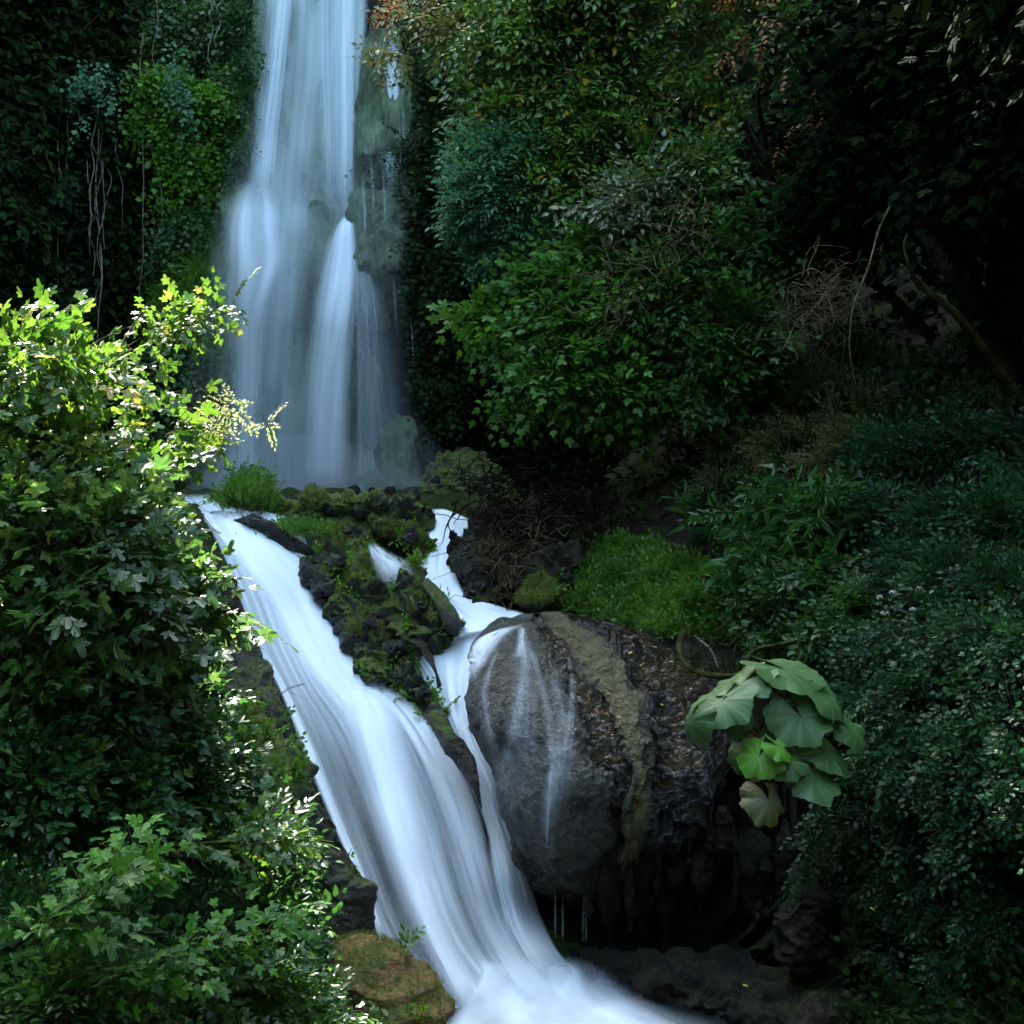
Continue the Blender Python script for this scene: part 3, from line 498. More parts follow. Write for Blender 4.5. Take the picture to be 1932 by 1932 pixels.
# right-hand boulder group
BR = np.array([(1005,1158,1050,1154,13.9),(960,1172,1110,1168,13.75),(905,1202,1210,1192,13.4),(878,1250,1300,1240,12.95),(873,1310,1362,1300,12.6),(886,1375,1396,1365,12.3),(915,1440,1402,1425,12.1),(940,1505,1378,1490,12.0),(955,1565,1340,1550,12.1),(975,1620,1290,1610,12.3),(1002,1662,1225,1655,12.55),(1040,1690,1150,1692,12.8)], float)
def rock_boulder(n=340, mf=330, mb=60):
    R = crom(BR, n); a = np.concatenate([np.linspace(0, math.pi, mf, endpoint=False), np.linspace(math.pi, 2 * math.pi, mb, endpoint=False)])[None]
    s = .5 - .5 * np.cos(a); sa = np.sin(a); px = R[:, 0:1] + (R[:, 2:3] - R[:, 0:1]) * s; py = R[:, 1:2] + (R[:, 3:4] - R[:, 1:2]) * s
    D = R[:, 4:5] - .35 * (s - .3) * sstep(1160, 1400, py); hw = (R[:, 2:3] - R[:, 0:1]) / 2 / 966 * TF * D
    wob = 17 * fbm(np.stack([px * .017, py * .017, px * 0], -1), 4, 91); x = px + wob
    e1 = np.interp(py, [1160, 1185, 1210, 1260, 1320, 1380, 1440, 1500, 1560, 1690], [1012, 1022, 1036, 1060, 1084, 1104, 1130, 1148, 1156, 1118])   # right edge of the grey dome
    e2 = np.interp(py, [1155, 1180, 1210, 1260, 1320, 1380, 1450, 1550, 1690], [1018, 1036, 1068, 1096, 1148, 1172, 1180, 1172, 1150])            # left edge of the tan rib
    e3 = np.interp(py, [1155, 1180, 1200, 1260, 1320, 1400, 1480, 1560, 1690], [1060, 1115, 1146, 1186, 1214, 1238, 1238, 1220, 1180])            # right edge of the tan rib
    xl = R[:, 0:1]; u = np.clip((x - xl) / (e1 - xl + 1), 0, 1); v = np.clip((x - e2) / (e3 - e2), 0, 1); w_ = sstep(0, 60, x - e3)
    dome_ = (x < e1); tan_ = sstep(-6, 14, x - e2) * sstep(-10, 16, e3 - x); strip_ = sstep(-3, 5, x - e1) * (1 - sstep(-4, 6, x - e2)); wz = sstep(-6, 6, x - e3)
    prof = .20 * np.sqrt(np.clip(1 - (2 * u - 1) ** 2, 0, 1)) * dome_ + .09 * (4 * v * (1 - v)) ** .6 * tan_ - .03 * strip_ + .02 * wz
    prof = prof * sstep(0, .12, sa)
    dz = np.where(sa > 0, -.34 * sa ** .75 * hw, -sa * .25 * hw) - prof
    V = P(px, py, D + dz)
    du = np.roll(V, -1, 1) - np.roll(V, 1, 1); dv = np.gradient(V, axis=0); N_ = norm(np.cross(du, dv)); N_ *= np.sign((N_ * (V - V.mean(1, keepdims=True))).sum(-1, keepdims=True) + 1e-6)
    q = V * np.array([1, 1, .7])
    d = .07 * fbm(V * 1.5, 5, 1) * 1 + (wz + strip_) * (.13 * (.35 - np.abs(fbm(q * 2.2, 4, 95, .55))) + .03 * fbm(V * 9, 3, 97)) + tan_ * .025 * fbm(V * 7, 3, 96) + dome_ * .008 * fbm(V * 14, 2, 98)
    low = sstep(1560, 1690, py); d = d + low * .12 * (.3 - np.abs(fbm(V * np.array([4, 4, .7]), 3, 99)))
    V = V + N_ * (d * np.clip(hw / .5, .1, 1))[..., None]
    m = V.shape[1]; k = n * m; i = np.arange(m); j = (i + 1) % m
    F3 = np.concatenate([np.stack([np.full(m, k), i, j], 1), np.stack([np.full(m, k + 1), (n - 1) * m + j, (n - 1) * m + i], 1)])
    VV = np.concatenate([V.reshape(-1, 3), [V[0].mean(0), V[-1].mean(0)]]); at = lambda z: np.concatenate([np.broadcast_to(z, V.shape[:2]).ravel() * 1., [0, 0]])
    fr = np.broadcast_to(sa > .08, V.shape[:2]).ravel()
    return VV, [gridF(n, m, True), F3], {'tan': at(tan_), 'wetz': at(np.clip(wz + strip_, 0, 1))}, (V.reshape(-1, 3)[fr], N_.reshape(-1, 3)[fr])
def boulder_mat():
    m, t, b, N, L = nmat('travertine'); tc = N('ShaderNodeTexCoord')
    def noise(sc, det=6, ro=.6, st=None):
        n = N('ShaderNodeTexNoise'); n.inputs['Scale'].default_value = sc; n.inputs['Detail'].default_value = det; n.inputs['Roughness'].default_value = ro
        if st: mp = N('ShaderNodeMapping'); mp.inputs['Scale'].default_value = st; L(tc.outputs['Object'], mp.inputs[0]); L(mp.outputs[0], n.inputs[0])
        else: L(tc.outputs['Object'], n.inputs[0])
        return n
    n1, n2, n3, n4 = noise(1.6, 7, .65), noise(9, 6, .65), noise(26, 3, .5), noise(3, 6, .6, (2.2, 2.2, .35))
    def mix(f, x, y, mode='MIX'):
        q = N('ShaderNodeMix'); q.data_type = 'RGBA'; q.blend_type = mode
        if isinstance(f, float): q.inputs[0].default_value = f
        else: L(f, q.inputs[0])
        L(x, q.inputs[6]); L(y, q.inputs[7]); return q.outputs[2]
    grey = ramp(t, L, n4.outputs[0], [(.32, (.03, .028, .02)), (.5, (.075, .07, .055)), (.68, (.125, .115, .09))]).outputs[0]
    tan = ramp(t, L, n4.outputs[0], [(.3, (.035, .034, .010)), (.5, (.105, .085, .028)), (.7, (.18, .145, .065))]).outputs[0]
    brown = ramp(t, L, n1.outputs[0], [(.35, (.008, .006, .003)), (.5, (.035, .023, .010)), (.68, (.085, .058, .027))]).outputs[0]
    at1 = N('ShaderNodeAttribute'); at1.attribute_name = 'tan'; at2 = N('ShaderNodeAttribute'); at2.attribute_name = 'wetz'
    col = mix(at2.outputs['Fac'], mix(at1.outputs['Fac'], grey, tan), brown)
    sh = ramp(t, L, n2.outputs[0], [(.3, (.4, .4, .4)), (.7, (1.3, 1.3, 1.25))]).outputs[0]; col = mix(.85, col, sh, 'MULTIPLY'); L(col, b.inputs['Base Color'])
    r1 = N('ShaderNodeMapRange'); L(n1.outputs[0], r1.inputs[0]); r1.inputs[1].default_value = .4; r1.inputs[2].default_value = .6; r1.inputs[3].default_value = .5; r1.inputs[4].default_value = .24
    r2 = N('ShaderNodeMix'); r2.data_type = 'FLOAT'; L(at2.outputs['Fac'], r2.inputs[0]); L(r1.outputs[0], r2.inputs[2]); r2.inputs[3].default_value = .13
    r3 = N('ShaderNodeMix'); r3.data_type = 'FLOAT'; L(at1.outputs['Fac'], r3.inputs[0]); L(r2.outputs[0], r3.inputs[2]); r3.inputs[3].default_value = .6
    L(r3.outputs[0], b.inputs['Roughness']); sp_ = N('ShaderNodeMapRange'); L(at2.outputs['Fac'], sp_.inputs[0]); sp_.inputs[3].default_value = .55; sp_.inputs[4].default_value = 1.0; L(sp_.outputs[0], b.inputs['Specular IOR Level'])
    s1 = N('ShaderNodeMath'); s1.operation = 'MULTIPLY_ADD'; L(n3.outputs[0], s1.inputs[0]); s1.inputs[1].default_value = .35; L(n2.outputs[0], s1.inputs[2])
    bp = N('ShaderNodeBump'); bp.inputs['Strength'].default_value = 1.0; L(s1.outputs[0], bp.inputs['Height']); bd = N('ShaderNodeMapRange'); L(at2.outputs['Fac'], bd.inputs[0]); bd.inputs[3].default_value = .16; bd.inputs[4].default_value = .42; L(bd.outputs[0], bp.inputs['Distance']); L(bp.outputs[0], b.inputs['Normal'])
    return m
V, F, at_, wet_s = rock_boulder(); rib_s = wet_s
tag(obj('boulder', V, F, boulder_mat(), attrs=at_), 'huge wet travertine boulder: grey dome, tan rib down its middle and dark glistening right side', 'boulder')
_bp = wet_s[0]; _bd = _bp[:, 1] * math.cos(PITCH) - _bp[:, 2] * math.sin(PITCH); _bu = _bp[:, 1] * math.sin(PITCH) + _bp[:, 2] * math.cos(PITCH)
_bx = 966 + _bp[:, 0] / (TF * _bd) * 966; _by = 966 - _bu / (TF * _bd) * 966
_g = np.full((120, 120), np.nan); _gi = np.clip(((_by - 1140) / 5).astype(int), 0, 119); _gj = np.clip(((_bx - 860) / 5).astype(int), 0, 119)
_o = np.argsort(-_bd); _g[_gi[_o], _gj[_o]] = _bd[_o]
for _ in range(60):
    q = np.isnan(_g); 
    if not q.any(): break
    for sh in ((0, 1), (0, -1), (1, 0), (-1, 0)): r_ = np.roll(_g, sh, (0, 1)); q = np.isnan(_g); _g[q] = r_[q]
def DB(px, py):
    """distance of the boulder's face along the ray through a photo point"""
    y = np.clip((py - 1140) / 5 - .5, 0, 118.9); x = np.clip((px - 860) / 5 - .5, 0, 118.9); i, j = y.astype(int), x.astype(int); fy, fx = y - i, x - j
    return (_g[i, j] * (1 - fy) + _g[i + 1, j] * fy) * (1 - fx) + (_g[i, j + 1] * (1 - fy) + _g[i + 1, j + 1] * fy) * fx
# hanging drapes under the ledge
DR = 'dripping stone drapes under the big boulder'
k = 0
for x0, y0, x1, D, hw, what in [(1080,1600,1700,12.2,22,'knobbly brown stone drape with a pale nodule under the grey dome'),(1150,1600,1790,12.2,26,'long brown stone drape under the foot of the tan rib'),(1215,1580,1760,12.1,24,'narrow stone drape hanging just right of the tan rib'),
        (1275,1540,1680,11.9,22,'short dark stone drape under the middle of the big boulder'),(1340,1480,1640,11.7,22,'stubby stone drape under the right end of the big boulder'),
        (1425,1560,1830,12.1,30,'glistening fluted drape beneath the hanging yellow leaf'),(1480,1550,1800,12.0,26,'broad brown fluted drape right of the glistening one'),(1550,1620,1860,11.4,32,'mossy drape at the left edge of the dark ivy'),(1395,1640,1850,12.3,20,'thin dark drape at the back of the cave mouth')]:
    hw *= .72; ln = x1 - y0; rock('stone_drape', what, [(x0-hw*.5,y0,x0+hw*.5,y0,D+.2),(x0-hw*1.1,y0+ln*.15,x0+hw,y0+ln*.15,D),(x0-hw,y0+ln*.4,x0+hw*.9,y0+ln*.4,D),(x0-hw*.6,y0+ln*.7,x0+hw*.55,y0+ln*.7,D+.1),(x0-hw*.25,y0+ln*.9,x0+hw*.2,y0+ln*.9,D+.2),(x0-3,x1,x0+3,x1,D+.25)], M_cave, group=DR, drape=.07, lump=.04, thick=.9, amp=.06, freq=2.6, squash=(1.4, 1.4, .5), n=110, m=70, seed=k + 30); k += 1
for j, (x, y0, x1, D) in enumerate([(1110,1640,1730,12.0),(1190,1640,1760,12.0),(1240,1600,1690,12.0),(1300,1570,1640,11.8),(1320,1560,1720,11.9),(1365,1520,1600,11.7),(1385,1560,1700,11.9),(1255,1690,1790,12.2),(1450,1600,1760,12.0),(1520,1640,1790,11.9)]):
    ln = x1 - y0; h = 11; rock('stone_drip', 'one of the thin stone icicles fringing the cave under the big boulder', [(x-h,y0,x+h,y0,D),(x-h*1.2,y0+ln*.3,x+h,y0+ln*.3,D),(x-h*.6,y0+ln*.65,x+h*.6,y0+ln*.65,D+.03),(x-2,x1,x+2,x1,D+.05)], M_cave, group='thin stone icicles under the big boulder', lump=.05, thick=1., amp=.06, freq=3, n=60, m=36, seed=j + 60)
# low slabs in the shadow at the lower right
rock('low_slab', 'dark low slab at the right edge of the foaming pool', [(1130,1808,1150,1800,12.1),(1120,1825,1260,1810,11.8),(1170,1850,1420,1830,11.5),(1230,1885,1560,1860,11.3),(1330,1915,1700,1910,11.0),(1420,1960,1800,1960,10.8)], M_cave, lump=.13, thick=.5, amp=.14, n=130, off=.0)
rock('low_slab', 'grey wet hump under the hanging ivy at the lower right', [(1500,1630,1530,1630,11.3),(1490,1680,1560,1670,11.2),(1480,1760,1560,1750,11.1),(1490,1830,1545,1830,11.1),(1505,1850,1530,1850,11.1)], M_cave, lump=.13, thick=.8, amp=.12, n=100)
# left bank rock
lbk, lbk_s = rock('bank_rock', 'brown rock wall with a mossy face along the left edge of the left cascade', [(395,1190,440,1195,13.0),(380,1230,480,1225,12.8),(400,1290,520,1280,12.4),(440,1350,552,1350,12.1),(470,1420,575,1410,11.9),(490,1490,608,1480,11.7),(540,1560,640,1550,11.5),(590,1640,672,1640,11.3),(620,1720,705,1720,11.2),(650,1800,725,1800,11.2)], M_brown, lump=.05, thick=.45, off=.0, amp=.13, freq=2.0, ridge=.02, n=260, m=120)
mb, mb_s = rock('moss_cushion', 'long yellow green moss cushion on the left bank above the cascade edge', [(440,1325,470,1330,11.9),(450,1370,520,1375,11.6),(480,1430,552,1430,11.4),(510,1490,580,1490,11.2),(550,1550,600,1545,11.2),(575,1580,590,1578,11.2)], M_mossy, cat='moss', thick=.4, off=.02, amp=.08, n=120, m=90)
orr, orr_s = rock('ochre_rock', 'layered ochre rock with moss bands at the foot of the left cascade', [(640,1765,675,1768,10.8),(625,1792,728,1796,10.7),(630,1825,785,1830,10.55),(640,1862,818,1862,10.4),(650,1900,834,1898,10.3),(665,1935,840,1935,10.2),(670,2000,850,2000,10.1)], M_orange, thick=.6, off=.3, amp=.11, freq=1.8, ridge=.05, squash=(.7, .7, 2.4), n=200, m=160)
# dark earth bank full of roots, right of the right cascade
eb, eb_s = rock('earth_bank', 'dark undercut earth bank full of roots beside the right cascade', [(905,975,925,970,16.3),(885,1010,970,965,15.9),(868,1045,1040,975,15.6),(872,1090,1090,1010,15.3),(885,1130,1100,1060,15.0),(940,1155,1080,1110,14.9),(985,1160,1030,1145,14.8)], M_soil, lump=.13, thick=.5, off=.1, amp=.22, freq=2.2, ridge=.12, n=160, m=140)
rock('wet_stone', 'wet lumpy stone at the right edge of the right cascade, under the roots', [(880,1010,895,1005,15.9),(862,1035,905,1025,15.6),(860,1060,910,1060,15.4),(868,1095,912,1090,15.2),(870,1130,915,1130,15.0),(895,1150,925,1150,14.9)], M_dark, lump=.13, thick=.7, off=.15, amp=.1, freq=3.5, ridge=.06, n=110, m=80)
mc, mc_s = rock('moss_cushion', 'bright yellow green moss cushion right of the tangled roots', [(1000,1085,1030,1080,14.6),(985,1110,1050,1095,14.5),(980,1135,1060,1120,14.4),(1000,1155,1050,1145,14.4)], M_mossy, cat='moss', thick=.6, off=.05, amp=.08, n=70, m=70)
# water films on the grey dome
ribbon('water', [(930,1188,1005,1170),(892,1212,965,1198),(878,1250,930,1240),(876,1300,898,1292)], .8, WM_silk, off=.05, Df=DB, n=90, m=40, edge=(.2, .6), ends=(.15, .4))
WM_thread = water_mat('water_thread', 9, 1.5, .8, (.8, .86, .92))
for xs, w0, w1, dn in [([(980,1180),(990,1240),(982,1310),(965,1390),(950,1480),(945,1560)], 7, 28, .19), ([(985,1185),(1012,1260),(1034,1350),(1042,1450),(1036,1560),(1030,1660)], 7, 26, .19), ([(1072,1230),(1080,1310),(1072,1400),(1068,1470)], 6, 16, .17),
                   ([(985,1180),(983,1215),(978,1250)], 10, 14, .4), ([(990,1200),(990,1300),(985,1420),(975,1540)], 24, 60, .13), ([(1040,1260),(1060,1360),(1055,1480),(1040,1600)], 14, 50, .14), ([(940,1220),(915,1300),(925,1390),(955,1480)], 6, 22, .22), ([(1060,1400),(1040,1500),(1030,1600)], 10, 34, .22), ([(1040,1440),(1034,1530),(1031,1640)], 3, 6, .5)]:
    K = crom(np.array(xs, float), 12); rows = [(x - w0 - (w1 - w0) * i / 11, y, x + w0 + (w1 - w0) * i / 11, y) for i, (x, y) in enumerate(K)]
    ribbon('water', rows, dn, WM_thread, off=.03, Df=DB, n=120, m=30, edge=(.5, .5), ends=(.12, .4))
for x, y0, y1 in ((1048, 1672, 1795), (1062, 1680, 1800), (1100, 1680, 1790), (1106, 1690, 1800)):
    ribbon('water', [(x-2,y0,x+2,y0,12.55),(x-4,(y0+y1)/2,x+3,(y0+y1)/2,12.5),(x-3,y1,x+5,y1,12.5)], .3, WM_thread, off=0, n=50, m=10, edge=(.4, .4), ends=(.1, .3))
# ================================================================== vegetation
STEM = wood_mat('stem', (.02, .014, .008), (.06, .045, .025))
PALE = wood_mat('pale_bark', (.07, .06, .045), (.16, .14, .11))
BARK = wood_mat('dark_bark', (.006, .004, .003), (.02, .015, .009))
MOSSBARK = wood_mat('mossy_bark', (.010, .014, .004), (.045, .045, .012))
L_fig = leaf_mat('fig_leaf', (.025, .085, .006), (.07, .15, .012), (.32, .26, .03), trans=.42, rough=.42)
L_vine = leaf_mat('vine_leaf', (.011, .052, .008), (.026, .092, .012), trans=.35, rough=.45, spec=.35)
L_low = leaf_mat('bramble_leaf', (.011, .05, .011), (.028, .095, .014), (.08, .14, .02), trans=.3, rough=.45, spec=.35)
L_ever = leaf_mat('evergreen_leaf', (.026, .09, .008), (.08, .155, .016), (.30, .17, .015), trans=.32, rough=.3, spec=.4)
L_teal = leaf_mat('bluish_leaf', (.026, .105, .045), (.06, .18, .075), trans=.3, rough=.5, spec=.35)
L_lime = leaf_mat('lobed_lime_leaf', (.018, .085, .006), (.062, .175, .012), trans=.35, rough=.5, spec=.3)
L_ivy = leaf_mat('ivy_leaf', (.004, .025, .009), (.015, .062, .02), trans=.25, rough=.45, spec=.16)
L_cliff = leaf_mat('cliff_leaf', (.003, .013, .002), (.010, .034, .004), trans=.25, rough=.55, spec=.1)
L_fern = leaf_mat('maidenhair_leaf', (.028, .11, .004), (.075, .20, .008), trans=.4, rough=.5, spec=.3)
L_dry = leaf_mat('dry_olive_leaf', (.03, .045, .011), (.07, .08, .024), (.09, .065, .025), trans=.25, rough=.6, spec=.2)
L_rust = leaf_mat('rust_leaf', (.22, .06, .015), (.36, .15, .04), trans=.35, rough=.55)
L_gold = leaf_mat('straw_leaf', (.22, .17, .06), (.32, .27, .12), trans=.35, rough=.55)
L_grass = leaf_mat('grass_blade', (.035, .12, .008), (.09, .21, .018), (.2, .19, .08), trans=.35, rough=.5, spec=.3)
L_dark = leaf_mat('shade_painted_leaf', (.002, .006, .0015), (.004, .010, .002), trans=.05, rough=.8, spec=.02)  # deep shade of the upper right put into the near-black leaf colour
oval, small = leaf_oval(), leaf_small()
T_fig = [t for k in range(5) for t in [twig(leaf_lobed(.5, 5, .2, seed=k), n=6, L=1, ls=.42, droop=.3, seed=5*k+1, petiole=.14, jit=.35)]]
T_vine = variants(twig, 4, leaf=leaf_lobed(.35, 5, .15, seed=3), n=7, L=1, ls=.3, droop=.35, jit=.3, petiole=.1)
T_oval = variants(twig, 4, leaf=oval, n=9, L=1, ls=.3, droop=.2, jit=.3)
T_pinn = variants(twig, 4, leaf=leaf_oval(.2), n=7, L=1, ls=.32, droop=.3, jit=.2, pairs=True)
T_fine = variants(twig, 4, leaf=leaf_small(.24), n=13, L=1, ls=.17, droop=.25, jit=.4, pairs=True)
T_tri = variants(twig, 4, leaf=leaf_oval(.3), n=6, L=1, ls=.3, droop=.45, jit=.2, pairs=True, petiole=.12)
T_ivy = variants(twig, 4, leaf=leaf_lobed(.25, 5, .1, seed=8), n=7, L=1, ls=.26, droop=.5, jit=.3, petiole=.08)
T_strap = variants(twig, 3, leaf=leaf_oval(.1, .5), n=6, L=1, ls=.9, droop=.1, jit=.3, spread=80, petiole=.0)
def blade_tuft(seed=0, n=14, spread=.5):
    r = np.random.default_rng(seed); Vs, Fs, o = [], [], 0
    for i in range(n):
        a = r.uniform(0, 6.283); ln = r.uniform(.5, 1); b = r.uniform(.1, spread); w_ = .018
        d = np.array([math.cos(a), math.sin(a), 0]); q = np.array([-d[1], d[0], 0]); base = d * r.uniform(0, .12)
        pts = [base + np.array([0, 0, 1]) * ln * u * (1 - .25 * b * u) + d * ln * b * u * u for u in (0, .4, .75, 1)]
        V = [pts[0] - q * w_, pts[0] + q * w_, pts[1] - q * w_, pts[1] + q * w_, pts[2] - q * w_ * .7, pts[2] + q * w_ * .7, pts[3]]
        Vs.append(np.array(V)); Fs.append(np.array([[0, 1, 3], [0, 3, 2], [2, 3, 5], [2, 5, 4], [4, 5, 6]]) + o); o += 7
    V = np.concatenate(Vs); return np.stack([V[:, 2], V[:, 1], V[:, 0]], 1), np.concatenate(Fs)   # grows along +X
T_grass = [blade_tuft(k) for k in range(4)]; T_grass2 = [blade_tuft(k + 9, 10, 1.1) for k in range(4)]
def on_surface(name, label, cat, sm, n, Ts, size, mats, up=.5, jit=.4, mask=None, root=None, part='foliage', group=None, kind=None, grow=None, parent_obj=None):
    p, nr = sm; i = rng.integers(0, len(p), n * 3 if mask is not None else n); p, nr = p[i], nr[i]
    if mask is not None: k = mask(p, nr); p, nr = p[k][:n], nr[k][:n]
    n = len(p); X = norm(nr + rng.normal(0, jit, (n, 3)) + (np.array([0, 0, up]) if grow is None else np.array(grow))); Z = nr * .6 + np.array([0, -.3, .6]) + rng.normal(0, .3, (n, 3))
    V, F, mi = scatter(Ts, p - nr * .01, X, Z, size * rng.uniform(.6, 1.3, n))
    if parent_obj is not None: return obj(part, V, F, mats, parent_obj, smooth=False, mi=mi)
    o = obj(name, V, F, mats, None, smooth=False, mi=mi); tag(o, label, cat, group, kind); return o
def poly_surf(poly, n):
    poly = np.array(poly, float); lo, hi = poly.min(0), poly.max(0); x = rng.uniform(lo[0], hi[0], n * 4); y = rng.uniform(lo[1], hi[1], n * 4); k = inpoly(x, y, poly)
    return surf(x[k][:n], y[k][:n])

# ---- left foreground
mFig = [L_fig, STEM]
lit = [(15,600,7.4,55),(45,690,7.4,95),(120,760,7.5,120),(30,820,7.2,120),(200,800,7.8,90),(290,825,8.0,80,.7),(350,820,8.2,60,.6),(130,880,7.4,130),(250,900,7.8,110),(330,890,8.2,60),(40,980,7.0,120)]
bush('fig_bush', 'sunlit broad leaved bush with bright yellow green top at the left edge', 'bush', lit, T_fig, 760, .25, mFig, gap=.1, stems=[P(60, 1350, 7.8), P(120, 1300, 8.0)], stem_r=.02)
mid = [(150,1010,7.2,130),(240,1010,7.7,90),(320,1020,8.0,45,.6),(60,1120,6.9,130),(190,1130,7.2,130),(300,1130,7.8,105),(400,1100,8.2,55,.7),(430,1165,8.3,40,.8),(360,1200,8.0,60),(80,1230,6.9,110),(250,1240,7.4,100)]
bush('fig_sapling', 'young broad leaved tree with thin upright stems, its branches reaching over the left cascade', 'tree', mid, T_fig, 820, .29, [leaf_mat('sapling_leaf', (.028, .08, .016), (.06, .13, .024), (.14, .22, .04), trans=.42, rough=.38), STEM], gap=.05, stems=[P(75, 1500, 7.6), P(190, 1420, 7.8), P(250, 1380, 7.9)], stem_r=.02)
for x0, x1, y0, y1, D, lab in [(252,250,1210,960,7.6,'thin upright dark stem, the left one of the pair in front of the cascade head'),(264,262,1210,955,7.65,'thin upright dark stem, the right one of the pair in front of the cascade head'),(95,70,1420,900,6.8,'brown upright stem rising through the broad leaved bush near the left edge')]:
    o = obj('sapling_stem', *tube(wiggle(P(x0, y0, D), P(x1, y1, D), 7, .012), .013, .007, 30, 6), STEM); tag(o, lab, 'stem')
# airy sprig above the main bush
bush('fig_branch', 'lone leafy branch reaching right above the sunlit bush, against the spray', 'branch', [(250,660,7.8,24,.5),(300,620,7.9,34,.5),(350,600,7.9,34,.5),(400,580,8.0,26,.4),(440,570,8.0,12,.4),(215,700,7.7,20,.5),(270,690,7.8,20,.5)], T_fig, 60, .16, mFig, stems=[P(140, 780, 7.7)], stem_r=.009)
bush('clematis_sprig', 'thin trailing sprig with a few pale leaves in front of the foot of the fall', 'branch', [(400,790,8.2,16,.6),(440,765,8.3,12,.6),(462,770,8.3,9,.6),(415,815,8.2,10,.6),(500,800,8.4,9,.6)], T_fine, 34, .16, [leaf_mat('pale_sprig_leaf', (.12, .2, .03), (.3, .34, .12), trans=.5), STEM], stems=[P(340, 810, 8.1)], stem_r=.004)
low1 = [(40,1350,6.8,110),(150,1340,7.1,110),(270,1360,7.6,110),(350,1370,8.4,75),(60,1500,6.7,120),(190,1500,7.1,120),(320,1500,7.8,110),(400,1480,8.6,80),(385,1320,9.0,60)]
bush('bramble_thicket', 'dense shaded bramble thicket on the left bank below the broad leaved bush', 'bush', low1, T_tri + T_vine, 2700, .24, [L_low, STEM], stems=[P(150, 1700, 7.5), P(300, 1650, 8.0)], stem_r=.012)
bush('bramble', 'fine leaved creeper spilling over the mossy left bank beside the cascade edge', 'bush', [(370,1270,10.5,45),(360,1340,10,55),(400,1490,9.8,60),(450,1550,9.6,60),(520,1600,9.4,50),(560,1670,9.2,50),(540,1740,9.0,60),(580,1720,9.4,40)], T_fine + T_tri, 2300, .15, [L_low, STEM])
low2 = [(60,1640,6.5,120),(200,1640,6.8,120),(340,1640,7.3,120),(470,1630,7.9,110),(520,1600,8.3,55),(80,1780,6.2,120),(230,1790,6.5,120),(370,1790,7.0,120),(500,1780,7.6,110),(560,1770,8.1,50)]
bush('nettle_thicket', 'dark green leafy undergrowth filling the lower left above the bottom edge', 'bush', low2, T_tri + T_pinn, 2500, .24, [L_vine, STEM], stems=[P(100, 1950, 6.8), P(400, 1940, 7.6)], stem_r=.012)
bush('nettle_thicket', 'bright green ferny undergrowth along the bottom edge beside the ochre rock', 'bush', [(120,1900,5.9,110),(260,1900,6.2,100),(380,1890,6.6,100),(480,1880,7.0,90),(560,1870,7.5,70),(620,1910,7.9,40),(560,1950,7.2,80)], T_pinn + T_vine, 1500, .22, [leaf_mat('bright_undergrowth', (.02, .075, .010), (.05, .13, .018), trans=.35), STEM])
for rows_, lab in [([(300,1600,6.6),(400,1590,6.9),(500,1590,7.2),(590,1585,7.5),(630,1590,7.6)], 'long arching leafy branch across the thicket, the higher of the two at the lower left'),
                   ([(150,1880,5.7),(260,1830,5.9),(360,1800,6.1),(470,1770,6.4),(530,1750,6.5)], 'long arching leafy branch across the undergrowth, the lower of the two at the lower left'),
                   ([(20,1790,5.4),(90,1740,5.5),(160,1690,5.6),(240,1630,5.8),(260,1600,5.9)], 'bare jointed branch with big drooping pale leaves at the lower left')]:
    r = empty('arching_branch', P(*rows_[0])); tag(r, lab, 'branch', 'arching branches at the lower left')
    pts = crom([P(*q) for q in rows_], 40); V, F = tube(pts, .012, .005, 40, 6); obj('stem', V, F, MOSSBARK, r)
    i = rng.integers(4, 40, 34); d = norm(pts[np.clip(i + 1, 0, 39)] - pts[np.clip(i - 1, 0, 39)]) * .6 + rng.normal(0, .5, (34, 3)) * [1, 1, .4] + [0, 0, .15]
    V, F, mi = scatter(T_fig, pts[i], norm(d), np.array([0, -.35, .9]) + rng.normal(0, .25, (34, 3)), rng.uniform(.16, .27, 34)); obj('foliage', V, F, [L_lime if '1600' not in str(rows_[0]) else L_fig, STEM], r, smooth=False, mi=mi)
o = obj('thin_twig', *tube([P(522,1315,9), P(545,1300,9), P(575,1290,9), P(540,1300,9.05), P(560,1312,9.1), P(580,1320,9.1)], .003, .001, 30, 4), STEM); tag(o, 'tiny bare twig in front of the white water of the left cascade', 'twig')

# ---- gorge wall: ivy and ferns
mC = [L_cliff, STEM]
def wall_veg(name, label, cat, poly, n, Ts, size, mats, kind=None, grow=(0, -.5, -.5), thick=.35, group=None):
    p, nr, i = wall_pick(poly, n); X = norm(np.array(grow) + nr * .4 + rng.normal(0, .4, (n, 3))); Z = nr * .7 + np.array([0, -.2, .6]) + rng.normal(0, .3, (n, 3))
    lump = .5 + .5 * vnoise(p * 1.1, 31); k = rng.random(n) < (.25 + 1.1 * lump)
    p = p + nr * (rng.random(n) * thick * (.3 + lump))[:, None]
    V, F, mi = scatter(Ts, p[k], X[k], Z[k], size * rng.uniform(.6, 1.3, k.sum())); o = obj(name, V, F, mats, None, smooth=False, mi=mi); tag(o, label, cat, group, kind); return o
wall_veg('ivy', 'dark ivy covering the shaded cliff left of the tall waterfall', 'ivy', [(-200,-300),(500,-300),(440,345),(340,470),(300,960),(-200,960)], 5200, T_ivy + T_oval, .62, mC, kind='stuff')
wall_veg('ivy', 'dark creepers on the black cliff right of the tall waterfall', 'ivy', [(700,-300),(2400,-300),(2400,960),(820,960),(790,500),(760,100)], 9000, T_ivy + T_oval, .55, mC, kind='stuff')
